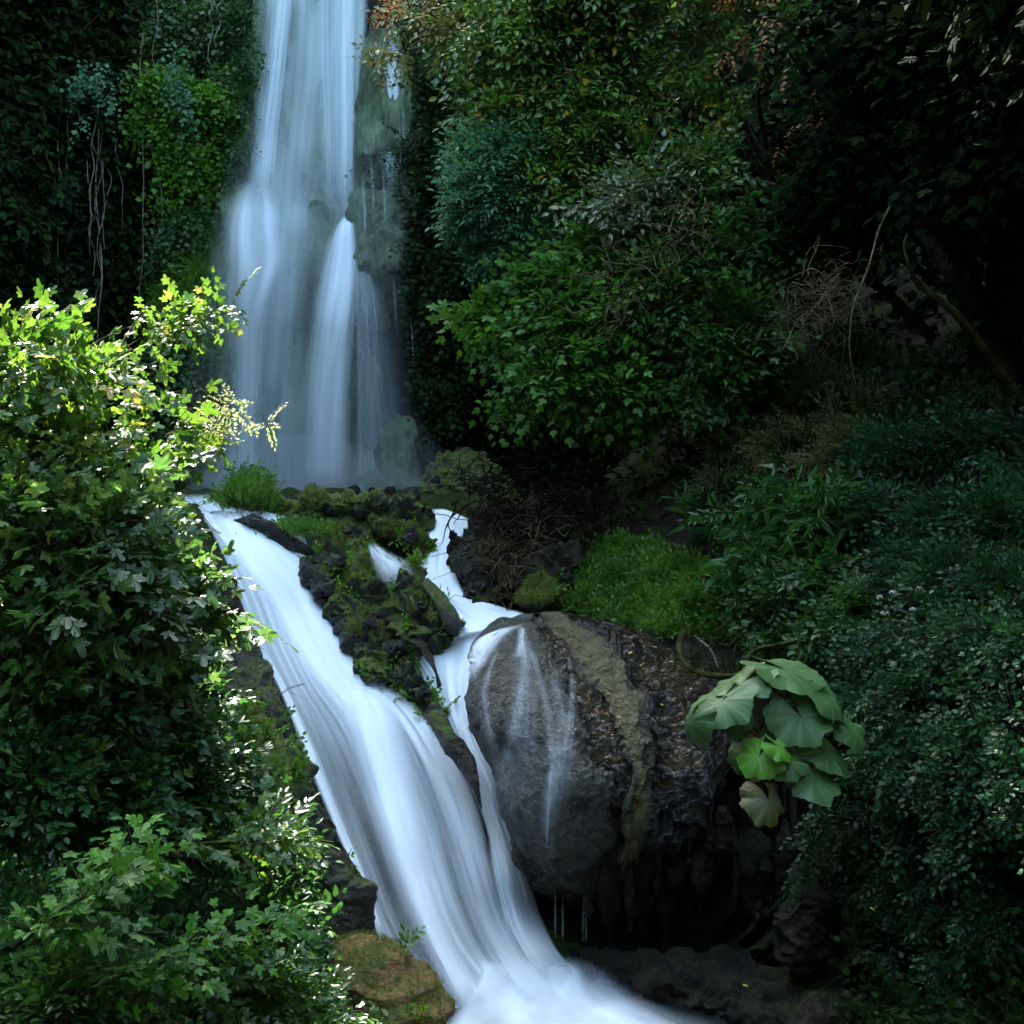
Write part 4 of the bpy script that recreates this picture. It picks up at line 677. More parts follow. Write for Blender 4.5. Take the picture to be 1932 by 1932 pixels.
def fern_patch(name, label, poly, n, mats, size=.38, Ts=T_ivy, D=23.2, group=None, cat='fern', grow=(0, -.5, -.45)):
    poly = np.array(poly, float); lo, hi = poly.min(0), poly.max(0); x = rng.uniform(lo[0], hi[0], n * 5); y = rng.uniform(lo[1], hi[1], n * 5)
    q = vnoise(np.stack([x * .022, y * .022, x * 0], -1), 44) + .5 * vnoise(np.stack([x * .05, y * .05, x * 0], -1), 45)
    k = inpoly(x + 22 * vnoise(np.stack([x * .03, y * .03, x * 0], -1), 40), y + 22 * vnoise(np.stack([y * .03, x * .03, x * 0], -1), 41), poly) & (q > -.35); x, y, q = x[k][:n], y[k][:n], q[k][:n]
    p = P(x, y, D - .35 * q - .3 * rng.random(len(x))); m = len(x)
    V, F, mi = scatter(Ts, p, norm(np.array(grow) + rng.normal(0, .4, (m, 3))), np.array([0, -.6, .6]) + rng.normal(0, .3, (m, 3)), size * rng.uniform(.6, 1.3, m))
    o = obj(name, V, F, mats, None, smooth=False, mi=mi); tag(o, label, cat, group); return o
mF = [L_fern, STEM]
fern_patch('fern_curtain', 'bright yellow green curtain of ferns hanging on the cliff left of the tall waterfall', [(255,160),(330,120),(420,150),(425,260),(400,370),(370,420),(300,390),(285,260)], 750, mF, D=22.9)
fern_patch('fern_curtain', 'darker green ferns above the bright fern curtain on the left cliff', [(250,-20),(430,-20),(435,90),(420,170),(330,140),(260,170),(240,80)], 420, [leaf_mat('dark_fern_leaf', (.015, .055, .008), (.035, .10, .014), trans=.35), STEM], D=23.2)
fern_patch('fern_curtain', 'ferns trailing below the bright curtain beside the grassy shoulder', [(300,380),(360,400),(380,440),(330,520),(300,560),(285,470)], 150, [L_vine, STEM], D=22.8)
fern_patch('fern_curtain', 'dim ferny growth under the grassy shoulder, behind the lone leafy branch', [(300,600),(370,600),(385,700),(370,860),(300,860),(285,700)], 420, [L_vine, STEM], D=22.1)
on_surface('grass', 'soft hanging grass on the shoulder left of the tall waterfall', 'grass', gsh_s, 900, T_grass2, .30, [L_grass], kind='stuff', grow=(0, -.6, -.2))
fern_patch('moss_drape', 'dull mossy drape along the right edge of the buttress above the pool', [(800,560),(850,540),(860,800),(830,900),(800,800),(790,660)], 300, mC, D=21.8)
fern_patch('moss_fringe', 'dull green mossy fringe along the left edge of the tall waterfall', [(440,-20),(492,-20),(476,160),(452,330),(405,390),(330,480),(330,430),(395,330),(432,200)], 520, [L_vine, STEM], D=22.9, size=.26, Ts=T_grass2 + T_ivy)
fern_patch('moss_fringe', 'dark plants hanging along the right side of the tufa beside the tall waterfall', [(765,180),(800,160),(830,420),(860,620),(850,900),(790,900),(800,700),(795,520),(770,380)], 620, mC, D=21.6, size=.36)
fern_patch('moss_fringe', 'small green plants between the two tufa drapes right of the fall', [(680,300),(760,280),(790,350),(740,372),(700,345)], 70, [L_vine, STEM], D=22.5, size=.22)
fern_patch('moss_drape', 'dark hanging moss on the cliff under the spotted orange leaves', [(780,90),(850,70),(870,200),(880,420),(830,480),(800,300)], 380, mC, D=21.5)
# hanging roots and vines on the left cliff
HG = 'thin roots hanging down the left cliff'
vm = wood_mat('pale_root', (.09, .085, .07), (.2, .19, .16))
for x, y0, y1, w_, lab in [(183,140,660,.014,'long pale hanging root reaching lowest on the left cliff'),(176,200,520,.012,'pale root in the thick hanging bundle, just left of the longest one'),(190,230,560,.011,'pale root in the thick hanging bundle, just right of the longest one'),(170,300,480,.008,None),(197,250,470,.008,None),(186,300,600,.008,None),(265,60,620,.012,'dark thin vine looping past the bright fern curtain'),(128,190,420,.008,None),(110,150,560,.014,'greyish root in the dark, nearer the left edge of the picture'),(90,120,570,.018,None),(300,-20,480,.01,'thin vine hanging in front of the bright fern curtain'),(400,-60,130,.012,'forked pale root at the top edge beside the fern curtain'),(408,-40,90,.009,None),(230,260,430,.008,None),(40,100,560,.012,None)]:
    a, b = P(x + rng.uniform(-10, 10), y0, 22.4), P(x, y1, 22.3); pts = wiggle(a, b, 9, .05); V, F = tube(pts, w_, w_ * .5, 40, 5)
    o = obj('hanging_root', V, F, vm if x in (183, 176, 190, 170, 197, 186, 400, 408) else PALE); tag(o, lab or 'one of the short thin roots hanging on the dark left cliff', 'root', HG)
fern_patch('hanging_vine', 'bluish leafy vine dangling near the top, left of the bright ferns', [(325,60),(350,50),(365,130),(350,240),(330,250),(322,150)], 36, [L_teal, STEM], D=22.2, Ts=T_ivy, size=.34, cat='vine')
fern_patch('hanging_vine', 'leafy vine with small bluish leaves around the hanging root bundle', [(150,120),(205,110),(215,210),(180,300),(160,260)], 34, [L_teal, STEM], D=22.2, size=.32, cat='vine')
fern_patch('hanging_vine', 'faint leafy creeper hanging near the left edge above the sunlit bush', [(20,60),(110,60),(150,300),(120,560),(20,540)], 260, [L_ivy, STEM], D=22.8, size=.4, cat='vine')

# ---- ledge plants
def mossmask(p, n): return (fbm(p * 1.6, 3, 50) + n[:, 2] * .6 > .1)
mM = [L_grass]; T_moss = [blade_tuft(30 + k, 9, 1.2) for k in range(3)]
M_mleaf = leaf_mat('moss_leaf', (.04, .07, .007), (.15, .20, .018), trans=.25, rough=.7)
def moss_on(ob, sm, n, hb):
    out_ = []
    for cnt, Ts, size, up, thr, mo in ((n, T_moss, .06, .3, -.05, 0), (hb, T_herb, .15, .5, .05, 1)):
        p, nr = sm; i = rng.integers(0, len(p), cnt * 3); p, nr = p[i], nr[i]; k = fbm(p * (2.2 - .8 * mo), 3, 50 + 2 * mo) + nr[:, 2] * .45 * (1 - mo) > thr; p, nr = p[k][:cnt], nr[k][:cnt]; c = len(p)
        V, F, mi = scatter(Ts, p - nr * .01, norm(nr + rng.normal(0, .4, (c, 3)) + [0, 0, up]), nr * .6 + [0, -.3, .6] + rng.normal(0, .3, (c, 3)), size * rng.uniform(.6, 1.3, c)); out_.append((V, F, mi + mo))
    V = np.concatenate([q[0] for q in out_]); F = np.concatenate([out_[0][1], out_[1][1] + len(out_[0][0])]); obj('moss', V, F, [M_mleaf, L_grass, STEM], ob, smooth=False, mi=np.concatenate([q[2] for q in out_]))
T_herb = variants(twig, 3, leaf=leaf_oval(.3), n=5, L=1, ls=.4, droop=.2, jit=.4, pairs=True)
for ob, sm, n, hb in [(out, out_s, 4200, 130), (led, led_s, 3600, 110), (led2, led2_s, 1500, 30), (bou, bou_s, 1600, 40), (mb, mb_s, 3200, 60), (orr, orr_s, 900, 20), (mc, mc_s, 900, 20), (lbk, lbk_s, 900, 12)]:
    moss_on(ob, sm, n, hb)
def tuft(name, label, x, y, D, h, wd, n, mats, Ts=T_grass, cat='grass', group=None):
    c = P(x, y, D); p = c + rng.normal(0, 1, (n, 3)) * [wd, wd * .7, .02]; X = norm(np.stack([(p[:, 0] - c[0]) / wd * .22, (p[:, 1] - c[1]) / wd * .2, np.ones(n)], -1) + rng.normal(0, .12, (n, 3)))
    s = h * np.exp(-((p[:, 0] - c[0]) / wd) ** 2 * .35) * rng.uniform(.55, 1.1, n); Z = np.array([0, -1, .3]) + rng.normal(0, .4, (n, 3))
    V, F, mi = scatter(Ts, p, X, Z, s); o = obj(name, V, F, mats, None, smooth=False, mi=mi); tag(o, label, cat, group); return o
tuft('grass_tuft', 'tall pointed green tuft on the ledge in front of the tall fall', 470, 965, 16.6, .52, .17, 260, [L_grass, STEM], T_grass + T_fine)
tuft('grass_tuft', 'brownish drooping grass at the base of the tall pointed tuft', 465, 985, 16.3, .2, .2, 120, [leaf_mat('brown_grass', (.03, .03, .012), (.08, .07, .03)), STEM], T_grass2)
tuft('grass_tuft', 'low bright herbs on the ledge just right of the tall pointed tuft', 560, 1005, 16.1, .16, .32, 420, [L_grass, STEM], T_herb + T_grass)
# broken wood on the ledge edge
SN = 'broken wood along the ledge'
for q, lab in [([(655,938,16.9),(668,925,16.8),(690,948,16.7)], 'short broken stump on the ledge edge left of the curved twig'),([(690,940,16.8),(700,922,16.8),(715,930,16.7),(722,945,16.7)], 'thin curved twig arching over the ledge edge'),
               ([(728,945,16.8),(735,925,16.8),(742,940,16.7)], 'small jagged stump on the ledge beside the round dark rock'),([(540,945,17),(600,938,17),(680,942,16.9),(760,945,16.8)], 'long thin stick lying along the back of the ledge'),
               ([(400,942,17),(440,945,17),(490,950,16.9)], 'dark stick lying left under the tall grass tuft'),([(860,1040,15.5),(856,1015,15.5),(854,1000,15.5)], 'upright dark snag standing at the right cascade')]:
    th = .07 if 'stump' in lab or 'snag' in lab else .018
    V, F = tube([P(*a) for a in q], th, th * .45, 24, 8); V += .25 * th * fbm(V * 30, 3, 7)[:, None]; o = obj('broken_wood', V, F, BARK); tag(o, lab, 'wood', SN)
# tangle of roots and dead twigs on the earth bank
def tangle(name, label, cat, spots, n, mats, r=.012, ln=.5, amp=.12, group=None, trunk=None):
    B = np.array(spots, float); parts = []
    for i in range(n):
        b = B[rng.integers(len(B))]; c = P(b[0] + rng.normal(0, b[3] * .5), b[1] + rng.normal(0, b[3] * .4), b[2] + rng.normal(0, .15)); d = rnd3(1)[0] * [1, .5, .7] + [0, 0, -.15]
        parts.append(tube(wiggle(c, c + d * ln * rng.uniform(.5, 1.5), 7, amp * ln), r * rng.uniform(.4, 1.2), r * .25, 18, 4))
    V, F = merge(parts); o = obj(name, V, F, mats); tag(o, label, cat, group); return o
M_root = wood_mat('root', (.03, .023, .010), (.10, .08, .04)); 
tangle('root_tangle', 'web of thin tan roots hanging over the dark earth bank beside the right cascade', 'roots', [(950,1080,14.7,40),(970,1030,15,45),(925,1050,15,22),(1010,1050,14.7,45),(965,1110,14.5,35),(1020,990,15,50)], 95, M_root, r=.009, ln=.5, amp=.2)
tangle('brushwood', 'heap of dark dead twigs above the earth bank, in front of the cliff foot', 'brushwood', [(960,930,15.6,60),(1040,930,15.4,70),(1120,960,15,60),(1000,980,15.2,50),(940,910,16,40),(1080,890,15.6,80)], 170, BARK, r=.013, ln=.8, amp=.12)
tangle('dead_bush', 'round bare dead bush of ochre twigs in the dark at the upper right', 'bush', [(1540,540,13,60),(1530,590,13,50),(1580,560,13,50)], 60, M_root, r=.007, ln=.5, amp=.22)
tangle('bare_twigs', 'fine bare twigs drooping under the canopy in the middle of the picture', 'twigs', [(1180,520,13.8,50),(1130,560,13.8,60),(1230,500,13.8,50),(1290,430,13.6,50)], 46, M_root, r=.007, ln=.75, amp=.12)
def branch(name, label, q, r0, r1, mat, cat='branch', group=None, sides=8):
    V, F = tube([P(*a) for a in q], r0, r1, 40, sides); V += .2 * r0 * fbm(V * 9, 3, 7)[:, None]; o = obj(name, V, F, mat); tag(o, label, cat, group); return o
branch('bare_branch', 'curved pale bare branch hanging in the dark at the upper right', [(1680,390,12.5),(1660,430,12.5),(1640,500,12.4),(1610,580,12.3),(1603,650,12.2),(1612,718,12.2)], .012, .004, M_root)
branch('leaning_trunk', 'dim diagonal trunk running from under the canopy down to the right', [(1240,240,16),(1400,350,15.3),(1560,470,14.9),(1680,560,14.6),(1760,640,14.4)], .04, .06, BARK, 'trunk')
branch('leaning_trunk', 'dim thick trunk leaning down to the right behind the forked stump', [(1570,210,13.6),(1700,370,13.2),(1800,520,12.8),(1870,660,13.0),(1960,800,13.0)], .06, .11, BARK, 'trunk')
fk = empty('forked_stump', P(1850, 660, 12)); tag(fk, 'broken forked branch with a mossy ochre top in the dark at the right', 'branch')
for q, r0, r1 in [([(1930,760,12.4),(1810,600,12),(1745,545,11.9),(1720,520,11.9)], .045, .03), ([(1735,545,11.9),(1715,500,11.8),(1706,465,11.8),(1712,440,11.8)], .022, .006), ([(1745,550,11.9),(1735,530,11.85),(1715,515,11.8)], .016, .006)]:
    V, F = tube([P(*a) for a in q], r0, r1, 30, 7); obj('limb', V, F, MOSSBARK, fk)
branch('mossy_branch', 'mossy crooked branch lying above the big boulder, left of the big round leaves', [(1290,1195,12.4),(1280,1225,12.2),(1300,1260,12.0),(1350,1275,11.7),(1400,1270,11.5),(1420,1230,11.5),(1500,1210,11.5)], .03, .018, MOSSBARK)
branch('bare_twig', 'pale bare twig poking over the big boulder beside the mossy branch', [(1310,1200,12.1),(1340,1225,12.0),(1355,1260,11.9)], .012, .006, PALE)
tangle('dry_twigs', 'dry twigs lying on the bank between the grass and the big round leaves', 'twigs', [(1340,1210,12.2,35),(1390,1220,12,35),(1320,1240,12,30)], 36, MOSSBARK, r=.008, ln=.4, amp=.15)

# ---- right side: canopy, lobed vine, slope shrubs
mE = [L_ever, STEM]; B1 = P(1500, 420, 17)
bush('evergreen_tree', 'glossy small leaved evergreen hanging over the gorge at the top centre right', 'tree', [(800,30,17,50,.6),(880,60,16.6,80),(960,110,16.3,90),(1060,60,16,120),(1180,90,15.8,130),(1300,60,15.6,130),(1420,90,15.4,120),(930,200,16.4,70),(1020,230,16.2,110),(1140,220,15.9,120),(1260,210,15.6,120),(1100,320,15.8,100),(1210,320,15.4,90),(1040,330,15.9,90),(960,300,16.2,80),(1330,330,15.2,80),(1000,-60,16,150),(1250,-80,15.6,200)],
     T_oval, 7600, .38, mE, stems=[B1, P(1400, 500, 16.5)], lean=(-.2, -.1, -.25), stem_r=.06)
bush('evergreen_branch', 'drooping greyish leafy bough low in the middle of the evergreen, above the bare twigs', 'branch', [(1130,390,14.9,60,.7),(1190,370,14.8,60,.7),(1240,340,14.8,50,.8),(1150,430,14.9,40,.6)], T_oval, 220, .34, [leaf_mat('greyish_leaf', (.04, .07, .02), (.08, .12, .04), (.2, .16, .08), trans=.25, rough=.35), STEM], stems=[P(1300, 260, 15.3)], lean=(-.3, 0, -.5))
bush('straw_leaf_bunch', 'hanging bunch of dry straw coloured leaves at the end of the greyish bough', 'branch', [(1285,360,14.7,10),(1295,395,14.7,12,1.6),(1305,435,14.7,8,1.6)], T_oval, 26, .2, [L_gold, STEM], stems=[P(1260, 320, 14.9)], lean=(.1, 0, -1), stem_r=.008)
bush('bluish_shrub', 'bluish green small leaved shrub bulging toward the fall at the left side of the canopy', 'bush', [(900,300,16.0,60),(980,300,15.8,70),(940,370,15.9,90),(900,400,16.2,60),(1000,390,16,90),(960,450,16,70),(1040,450,15.8,60),(920,480,16.1,40)], T_fine + T_oval, 3200, .28, [L_teal, STEM], stems=[P(1250, 500, 16.5)], lean=(-.3, 0, 0))
bush('lobed_vine', 'bright green lobed leaf vine hanging in the middle right of the picture', 'vine', [(950,600,15.8,55),(1010,560,15.6,70),(1080,540,15.4,90),(1000,660,15.5,80),(1090,640,15.2,100),(1180,610,15.1,100),(960,720,15.6,60),(1050,730,15.2,100),(1150,720,15,100),(1000,780,15.3,45,1.2),(1240,700,15,80),(1130,480,15.1,60),(1220,540,15,70),(930,660,15.8,40)],
     T_vine, 2500, .40, [L_lime, STEM], gap=.08, stems=[P(1350, 700, 15.6)], lean=(-.25, 0, -.3))
bush('lobed_vine', 'spray of fresh lime lobed leaves sticking out left of the vine', 'vine', [(905,590,15.5,24,.7),(925,600,15.5,24,.7)], T_fig, 30, .34, [L_fern, STEM], stems=[P(1020, 600, 15.6)], lean=(-.5, 0, -.2), stem_r=.01)
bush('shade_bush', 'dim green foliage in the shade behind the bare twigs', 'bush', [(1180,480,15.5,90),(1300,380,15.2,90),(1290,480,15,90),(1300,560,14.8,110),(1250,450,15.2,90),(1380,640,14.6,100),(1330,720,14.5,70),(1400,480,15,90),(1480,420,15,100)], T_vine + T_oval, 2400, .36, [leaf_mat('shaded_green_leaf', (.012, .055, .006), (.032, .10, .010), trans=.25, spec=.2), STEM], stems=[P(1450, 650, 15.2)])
bush('rust_branch', 'branch with rusty orange leaves at the top edge of the canopy', 'branch', [(1400,30,14.8,60),(1450,60,14.8,50),(1380,90,14.8,40),(1500,110,14.6,40)], T_oval, 14, .28, [L_rust, STEM], stems=[P(1560, 120, 15.5)], lean=(0, 0, -.7))
bush('rust_branch', 'rusty leaves on the dark side of the canopy, above the leaning trunks', 'branch', [(1530,130,14.2,40),(1560,200,14.2,40),(1480,270,14.4,40),(1620,160,14,50),(1740,190,13,60),(1730,300,13,50)], T_oval, 30, .26, [L_rust, STEM], stems=[P(1700, 60, 14.5)], lean=(0, 0, -.7))
bush('rust_branch', 'small orange leaved twig at the top edge next to the fall', 'branch', [(715,20,18,14),(770,15,17.4,20),(745,30,17.6,10)], T_oval, 18, .3, [L_rust, STEM], stems=[P(850, -20, 17)], lean=(-.3, 0, -.5), stem_r=.02)
bush('olive_spray', 'yellowish green leafy spray leaning left at the top edge beside the fall', 'branch', [(780,20,17,24),(830,15,16.8,40),(760,100,17,20,.6),(720,120,17.2,16,.5),(840,60,16.6,30)], T_oval, 120, .32, [leaf_mat('olive_leaf', (.09, .11, .02), (.18, .17, .04), trans=.3, rough=.3), STEM], stems=[P(900, 10, 16.8)], lean=(-.4, 0, -.2), stem_r=.02)
bush('dark_tree', 'almost black tree crown filling the upper right corner', 'tree', [(1680,30,14,150),(1850,50,13,200),(1700,250,13.8,150),(1900,300,12.8,180),(1600,350,14.6,120),(2050,100,12,250),(1850,480,13.2,140),(1900,-250,12,250),(2100,-250,10,350)], T_oval + T_vine, 3800, .55, [L_dark, BARK], stems=[P(1900, 700, 13.2)], stem_r=.08)  # blobs out of view added to keep sky light off the right side
# slope below the dark: shrubs on the right bank, set on the terrain
def slope(name, label, cat, spots, Ts, n, size, mats, lift=.25, **kw):
    return bush(name, label, cat, [(x, y, float(T(x, y)) - lift, r) + ((sq,) if sq else ()) for x, y, r, sq in spots], Ts, n, size, mats, **kw)
slope('dry_shrub', 'greyish olive fine twigged shrub under the dead bush on the right slope', 'bush', [(1450,780,80,.8),(1540,760,90,.8),(1620,800,80,.8),(1400,860,70,.8),(1500,860,90,.8),(1600,880,90,.8),(1360,920,50,.8)], T_fine, 3300, .26, [L_dry, STEM])
slope('leafy_shrub', 'dark shrub with long drooping leaves below the olive shrub on the right slope', 'bush', [(1330,960,60,.8),(1400,980,70,.8),(1480,980,70,.8),(1560,990,70,.8),(1380,1050,60,.8),(1460,1060,60,.8)], T_strap + T_pinn, 1100, .30, [L_vine, STEM])
slope('leafy_shrub', 'blue green leafy shrub near the right edge, level with the pool ledge', 'bush', [(1700,880,100,.8),(1800,860,100,.8),(1900,860,100,.8),(1680,980,90,.8),(1780,1000,100,.8),(1890,1000,100,.8),(1950,900,100,.8)], T_pinn + T_tri, 2400, .26, [L_ivy, STEM])
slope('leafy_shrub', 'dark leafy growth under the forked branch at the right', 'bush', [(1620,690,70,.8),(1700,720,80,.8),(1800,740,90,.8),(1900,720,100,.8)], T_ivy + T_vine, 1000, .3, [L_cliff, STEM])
slope('leafy_shrub', 'green shrubby growth just above the big round leaves', 'bush', [(1420,1130,60,.7),(1500,1130,70,.7),(1560,1090,70,.7),(1620,1160,60,.8),(1470,1190,50,.7),(1560,1200,50,.7)], T_pinn + T_herb, 1700, .22, [L_vine, STEM])
slope('leafy_shrub', 'dense small leaved shrub right of the white flower heads', 'bush', [(1700,1090,90,.8),(1800,1110,90,.8),(1900,1120,90,.8),(1640,1090,50,.8)], T_fine + T_tri, 1600, .22, [L_ivy, STEM])
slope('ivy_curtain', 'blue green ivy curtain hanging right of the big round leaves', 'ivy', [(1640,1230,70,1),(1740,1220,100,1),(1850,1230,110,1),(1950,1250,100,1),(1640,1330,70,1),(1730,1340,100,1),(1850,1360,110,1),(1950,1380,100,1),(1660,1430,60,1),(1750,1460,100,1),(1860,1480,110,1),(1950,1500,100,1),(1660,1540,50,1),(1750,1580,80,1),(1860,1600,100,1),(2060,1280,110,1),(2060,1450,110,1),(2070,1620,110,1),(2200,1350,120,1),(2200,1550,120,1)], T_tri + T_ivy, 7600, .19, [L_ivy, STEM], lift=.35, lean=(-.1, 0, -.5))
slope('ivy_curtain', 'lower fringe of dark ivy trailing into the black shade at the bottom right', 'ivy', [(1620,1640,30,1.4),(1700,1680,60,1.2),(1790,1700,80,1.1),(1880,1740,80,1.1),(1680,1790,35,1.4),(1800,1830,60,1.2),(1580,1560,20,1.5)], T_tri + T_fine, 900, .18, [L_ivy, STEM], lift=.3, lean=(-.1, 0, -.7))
slope('ivy_strand', 'single ivy strand dangling below the big round leaves', 'ivy', [(1560,1480,12,1),(1548,1530,12,1.4),(1530,1580,12,1.4),(1520,1620,10,1),(1500,1650,8,1)], T_tri, 60, .17, [L_ivy, STEM], lift=1.2, lean=(0, 0, -.8))
# grass bank
gp, gn = poly_surf([(1000,1075),(1080,1045),(1180,1020),(1300,1060),(1400,1110),(1480,1180),(1400,1205),(1300,1200),(1210,1190),(1130,1165),(1040,1150)], 6500)
X = norm(np.array([0, -.25, .8]) + rng.normal(0, .35, gp.shape)); V, F, mi = scatter(T_grass2 + T_herb, gp - [0, 0, .03], X, np.array([0, -.8, .5]) + rng.normal(0, .3, gp.shape), rng.uniform(.08, .2, len(gp)))
o = obj('grass', V, F, [L_grass, STEM], smooth=False, mi=mi); tag(o, 'soft bright green grass and herbs on the bank above the big boulder', 'grass', kind='stuff')
# low cover over the remaining slopes
gp, gn = poly_surf([(1050,960),(1300,750),(1500,640),(2000,560),(2300,560),(2300,2100),(1600,2100),(1600,1500),(1500,1250),(1400,1120),(1200,1010)], 9000)
k = rng.random(len(gp)) < .4 + .6 * vnoise(gp * 1.3, 61)
V, F, mi = scatter(T_herb + T_ivy, gp[k], norm(gn[k] + rng.normal(0, .5, gp[k].shape)), np.array([0, -.5, .8]) + rng.normal(0, .3, gp[k].shape), rng.uniform(.14, .32, k.sum()))
o = obj('ground_cover', V, F, [L_cliff, STEM], smooth=False, mi=mi); tag(o, 'dark leafy ground cover over the right slope', 'ground cover', kind='stuff')
gp, gn = poly_surf([(-400,930),(340,960),(300,1200),(390,1500),(540,1760),(560,2100),(-400,2100)], 6000)
V, F, mi = scatter(T_herb + T_tri, gp, norm(gn + rng.normal(0, .5, gp.shape)), np.array([0, -.5, .8]) + rng.normal(0, .3, gp.shape), rng.uniform(.14, .3, len(gp)))
o = obj('ground_cover', V, F, [L_low, STEM], smooth=False, mi=mi); tag(o, 'leafy ground cover under the bushes on the left bank', 'ground cover', kind='stuff')

# ---- butterbur with big round leaves
def round_leaf(cx, cy, D, r, N_, face, seed, cup=.22):
    """big soft kidney shaped leaf: shallow lobes, sunken radial veins, notch at the stalk"""
    q = np.random.default_rng(seed); na, nr_ = 90, 12; a = np.linspace(radians(-166), radians(166), na)[None]; rr = np.linspace(.02, 1, nr_)[:, None]
    rim_ = 1 + .07 * np.cos(a * 6.5 + seed) + .04 * np.sin(a * 11 + 2 * seed) + .02 * np.sin(a * 29) + .08 * q.normal() * np.cos(a * 2 + seed)
    R = rr * (1 + (rim_ - 1) * rr) * (1 - .14 * np.cos(a / 2) ** 2 * rr)
    z = .035 * (1 - np.abs(np.cos(a * 3.5)) ** .5) * rr - cup * rr ** 2 * (1 + .5 * q.normal() * np.cos(a + seed)) + .10 * np.sin(a * 2 + seed) * rr ** 2 + .05 * np.sin(a * 5 + 1.7 * seed) * rr ** 3 + .12 * (np.abs(a) / 2.8) ** 4 * rr
    V = np.stack([R * np.cos(a), R * np.sin(a), z], -1).reshape(-1, 3)
    F = gridF(nr_, na); F = np.concatenate([F[:, [0, 1, 2]], F[:, [0, 2, 3]]])
    Z = norm(np.array([N_], float) + q.normal(0, .08, (1, 3))); f = np.array([[math.cos(radians(face)), -.4, math.sin(radians(face))]]); X = norm(f - (f * Z).sum() * Z)
    vein = .5 * np.exp(-(np.minimum(np.abs(((a / radians(166)) * 4.5 + .5) % 1 - .5), .5) / .09) ** 2) * (rr * 0 + 1) * (1 - .5 * rr) + 0 * R
    return (*place((V, F), P(cx, cy, D)[None], X, Z, r / 966 * TF * D), vein.ravel())
def big_leaf_mat(name, c0, c1):
    m, t, b, N, L = nmat(name); tc = N('ShaderNodeTexCoord'); nz = N('ShaderNodeTexNoise'); nz.inputs['Scale'].default_value = 7; nz.inputs['Detail'].default_value = 5; L(tc.outputs['Object'], nz.inputs[0])
    cr = ramp(t, L, nz.outputs[0], [(.35, c0), (.65, c1)]); at = N('ShaderNodeAttribute'); at.attribute_name = 'vein'; vm_ = N('ShaderNodeMix'); vm_.data_type = 'RGBA'; L(at.outputs['Fac'], vm_.inputs[0]); L(cr.outputs[0], vm_.inputs[6]); vm_.inputs[7].default_value = (*[min(1, c * 1.7 + .02) for c in c1], 1); cr = vm_; L(vm_.outputs[2], b.inputs['Base Color']); b.inputs['Roughness'].default_value = .55
    tr = N('ShaderNodeBsdfTranslucent'); L(cr.outputs[2], tr.inputs[0]); ms = N('ShaderNodeMixShader'); ms.inputs[0].default_value = .3; L(b.outputs[0], ms.inputs[1]); L(tr.outputs[0], ms.inputs[2]); L(ms.outputs[0], t.nodes['Material Output'].inputs[0])
    bp = N('ShaderNodeBump'); bp.inputs['Strength'].default_value = .4; bp.inputs['Distance'].default_value = .01; L(nz.outputs[0], bp.inputs['Height']); L(bp.outputs[0], b.inputs['Normal']); return m
BL = big_leaf_mat('round_leaf', (.035, .10, .022), (.065, .14, .036)); BY = big_leaf_mat('pale_round_leaf', (.09, .15, .03), (.13, .19, .05)); BB = big_leaf_mat('bright_round_leaf', (.09, .24, .018), (.13, .29, .03)); BO = big_leaf_mat('fading_round_leaf', (.07, .09, .03), (.13, .145, .055))
bb = empty('butterbur', P(1450, 1400, 9.8)); tag(bb, 'plant with very large round pale green leaves at the end of the big boulder', 'plant')
for i, (x, y, r, N_, fc, mat, cup, Dk) in enumerate([(1482,1264,82,(.12,-.24,.96),20,BL,.12,9.95),(1402,1286,62,(-.3,-.26,.92),190,BL,.15,9.85),(1362,1322,66,(-.5,-.3,.8),205,BL,.2,9.75),(1566,1312,62,(.4,-.26,.88),-10,BL,.25,9.9),
    (1302,1362,50,(-.85,-.45,.35),215,BL,.6,9.62),(1606,1378,46,(.5,-.4,.75),-20,BL,.25,9.9),(1428,1392,78,(-.4,-.85,.4),240,BO,.2,9.88),(1510,1352,70,(.12,-.72,.68),-60,BL,.12,9.75),(1384,1372,26,(-.3,-.8,.5),230,BL,.4,9.75),(1408,1362,20,(.2,-.9,.3),270,BL,.4,9.74),
    (1562,1420,54,(.35,-.4,.85),-15,BL,.25,9.8),(1402,1424,38,(-.6,-.5,.6),200,BL,.3,9.72),(1484,1436,44,(-.05,-.6,.75),-80,BL,.25,9.66),(1536,1462,66,(.22,-.8,.55),-80,BL,.18,9.72),
    (1432,1428,48,(-.35,-.6,.75),235,BB,.3,9.6),(1470,1410,36,(.4,-.45,.8),15,BB,.3,9.58),(1450,1512,50,(.2,-.9,.3),-85,BO,.6,9.6)]):
    V, F, ve = round_leaf(x, y, Dk, r, N_, fc, i, cup); lf = obj('leaf', V, F, mat, bb, attrs={'vein': ve})
    V, F = tube(wiggle(P(1460 + (x - 1460) * .15, 1410, 9.95), P(x, y, Dk + .012), 6, .01, sag=-.05), .008, .005, 16, 6); obj('leaf_stalk', V, F, M_tan, bb)
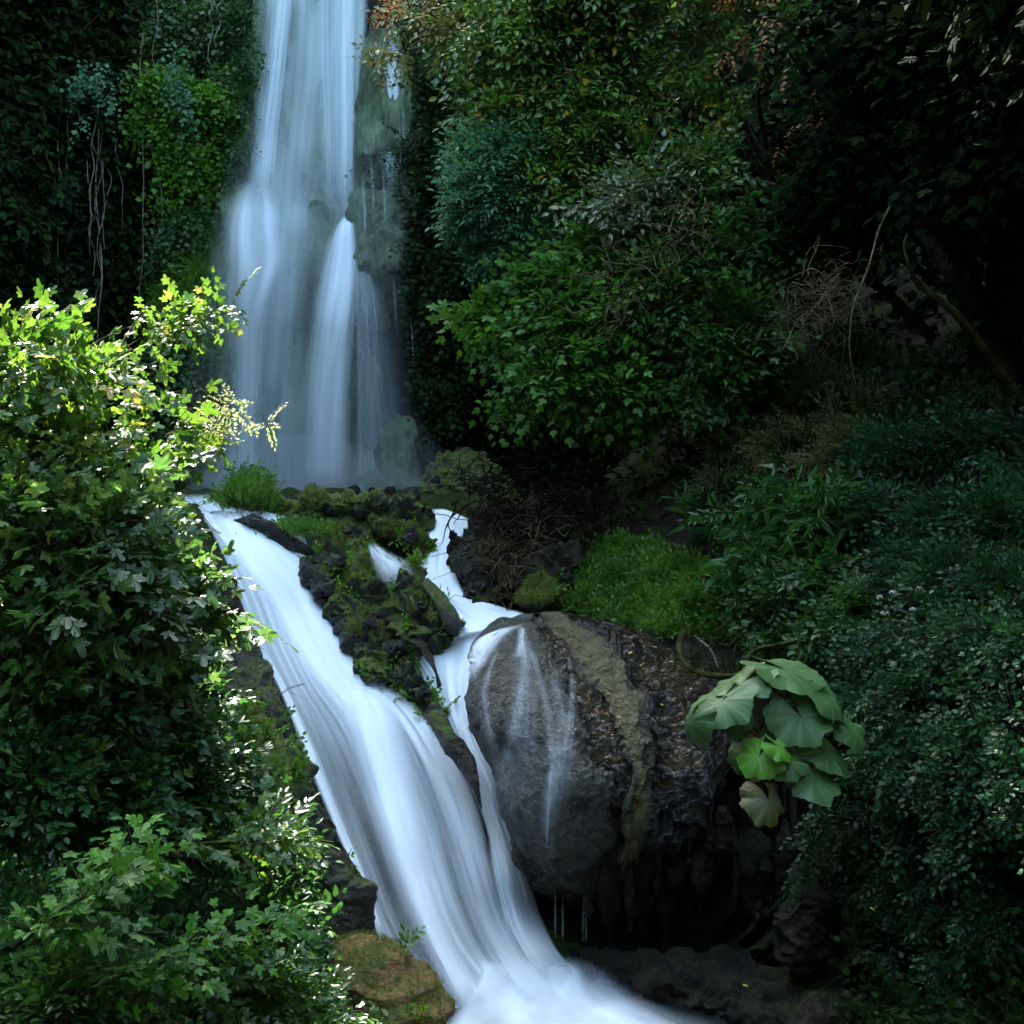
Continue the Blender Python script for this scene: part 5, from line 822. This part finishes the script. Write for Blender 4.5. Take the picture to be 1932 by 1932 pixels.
# white flower heads on thin stalks
um = nmat('flower_white'); um[2].inputs['Base Color'].default_value = (.42, .45, .36, 1); um[2].inputs['Roughness'].default_value = .8
for k, (x, y, r) in enumerate([(1670,1157,9),(1660,1127,7),(1685,1118,8),(1715,1112,8),(1735,1112,9),(1760,1118,7),(1722,1150,7),(1700,1105,6)]):
    D = float(T(x, y)) - .75; c = P(x, y, D); s = r / 966 * TF * D
    f = empty('umbel_flower', P(x + 6, y + 90, D + .1)); tag(f, ['lowest left round white flower head on the right slope', 'small round white flower head, topmost at the left of its cluster', None, None, None, None, 'white flower head hanging lowest at the right of the cluster', None][k] or 'one of the pale flower heads in the row at the top of the cluster', 'flower', 'pale flower heads on the right slope')
    n = 90; d = rnd3(n); d[:, 2] = np.abs(d[:, 2]) * .9 - .25; V, F = place(leaf_small(.45), c + d * s * .95, norm(np.cross(d, rnd3(n))), d, s * .3); obj('umbel', V, F, um[0], f, smooth=False)
    V, F = tube([P(x + 6, y + 90, D + .1), P(x + 3, y + 45, D + .03), c], .005, .003, 12, 4); obj('stalk', V, F, L_vine, f)
# fallen leaves
fm = leaf_mat('fallen_yellow', (.35, .27, .03), (.5, .4, .06), trans=.1)
for x, y, sm_, lab in [(1188,1228,wet_s,'small yellow fallen leaf on top of the dark boulder side near the grass'),(1230,1224,wet_s,None),(1262,1252,wet_s,None),(1290,1300,wet_s,None),(1245,1330,wet_s,None),(1145,1310,rib_s,'yellow fallen leaf on the tan rib'),(1165,1352,rib_s,None),(1400,1860,None,'yellow fallen leaf on the dark slabs, nearest the pool'),(1290,1812,None,'tiny yellow leaf on the dark slab under the cave'),(1640,1715,None,'yellow leaf lying in the dark by the lower ivy fringe')]:
    if sm_ is not None:
        t_ = P(x, y, 1.0); t_ = t_ / np.linalg.norm(t_); pr = sm_[0] @ t_; q = np.linalg.norm(sm_[0] - pr[:, None] * t_, axis=1) + pr * .05; i = np.argmin(q); c, nr_ = sm_[0][i], sm_[1][i]
    else: c, nr_ = P(x, y, float(T(x, y)) - .8), np.array([0, -.4, .9])
    V, F = place(leaf_oval(.22, .2), (c + nr_ * .015)[None], norm(np.array([[1., -.2, rng.uniform(-.5, .5)]])), nr_[None], .05); o = obj('fallen_leaf', V, F, fm); tag(o, lab or 'one of the small yellow leaves lying on the boulders', 'leaf', 'small yellow fallen leaves')
# spray around the foot of the tall fall
mv = bpy.data.materials.new('spray'); mv.use_nodes = True; t = mv.node_tree; t.nodes.remove(t.nodes['Principled BSDF'])
pv = t.nodes.new('ShaderNodeVolumePrincipled'); pv.inputs['Color'].default_value = (.85, .92, .97, 1); pv.inputs['Density'].default_value = .09; t.links.new(pv.outputs[0], t.nodes['Material Output'].inputs[1])
V, F, _ = rock_mesh([(520,150,600,150,21.3),(430,300,760,300,21.2),(370,550,770,550,21),(330,800,800,800,20.8),(320,900,900,900,20.7),(420,948,860,948,20.7)], thick=.35, n=40, m=40, amp=0, backk=1.2)
o = obj('spray', V, F, mv); o['kind'] = 'stuff'; tag(o, 'bluish spray hanging round the tall waterfall', 'spray')
mv2 = mv.copy(); mv2.node_tree.nodes['Principled Volume'].inputs['Density'].default_value = .5
V, F, _ = rock_mesh([(500,820,640,820,21.0),(420,860,720,860,20.9),(360,905,800,905,20.8),(340,940,860,940,20.7),(420,962,780,962,20.7)], thick=.25, n=30, m=40, amp=0, backk=.9)
o = obj('spray', V, F, mv2); o['kind'] = 'stuff'; tag(o, 'thicker low spray at the very foot of the tall waterfall', 'spray')
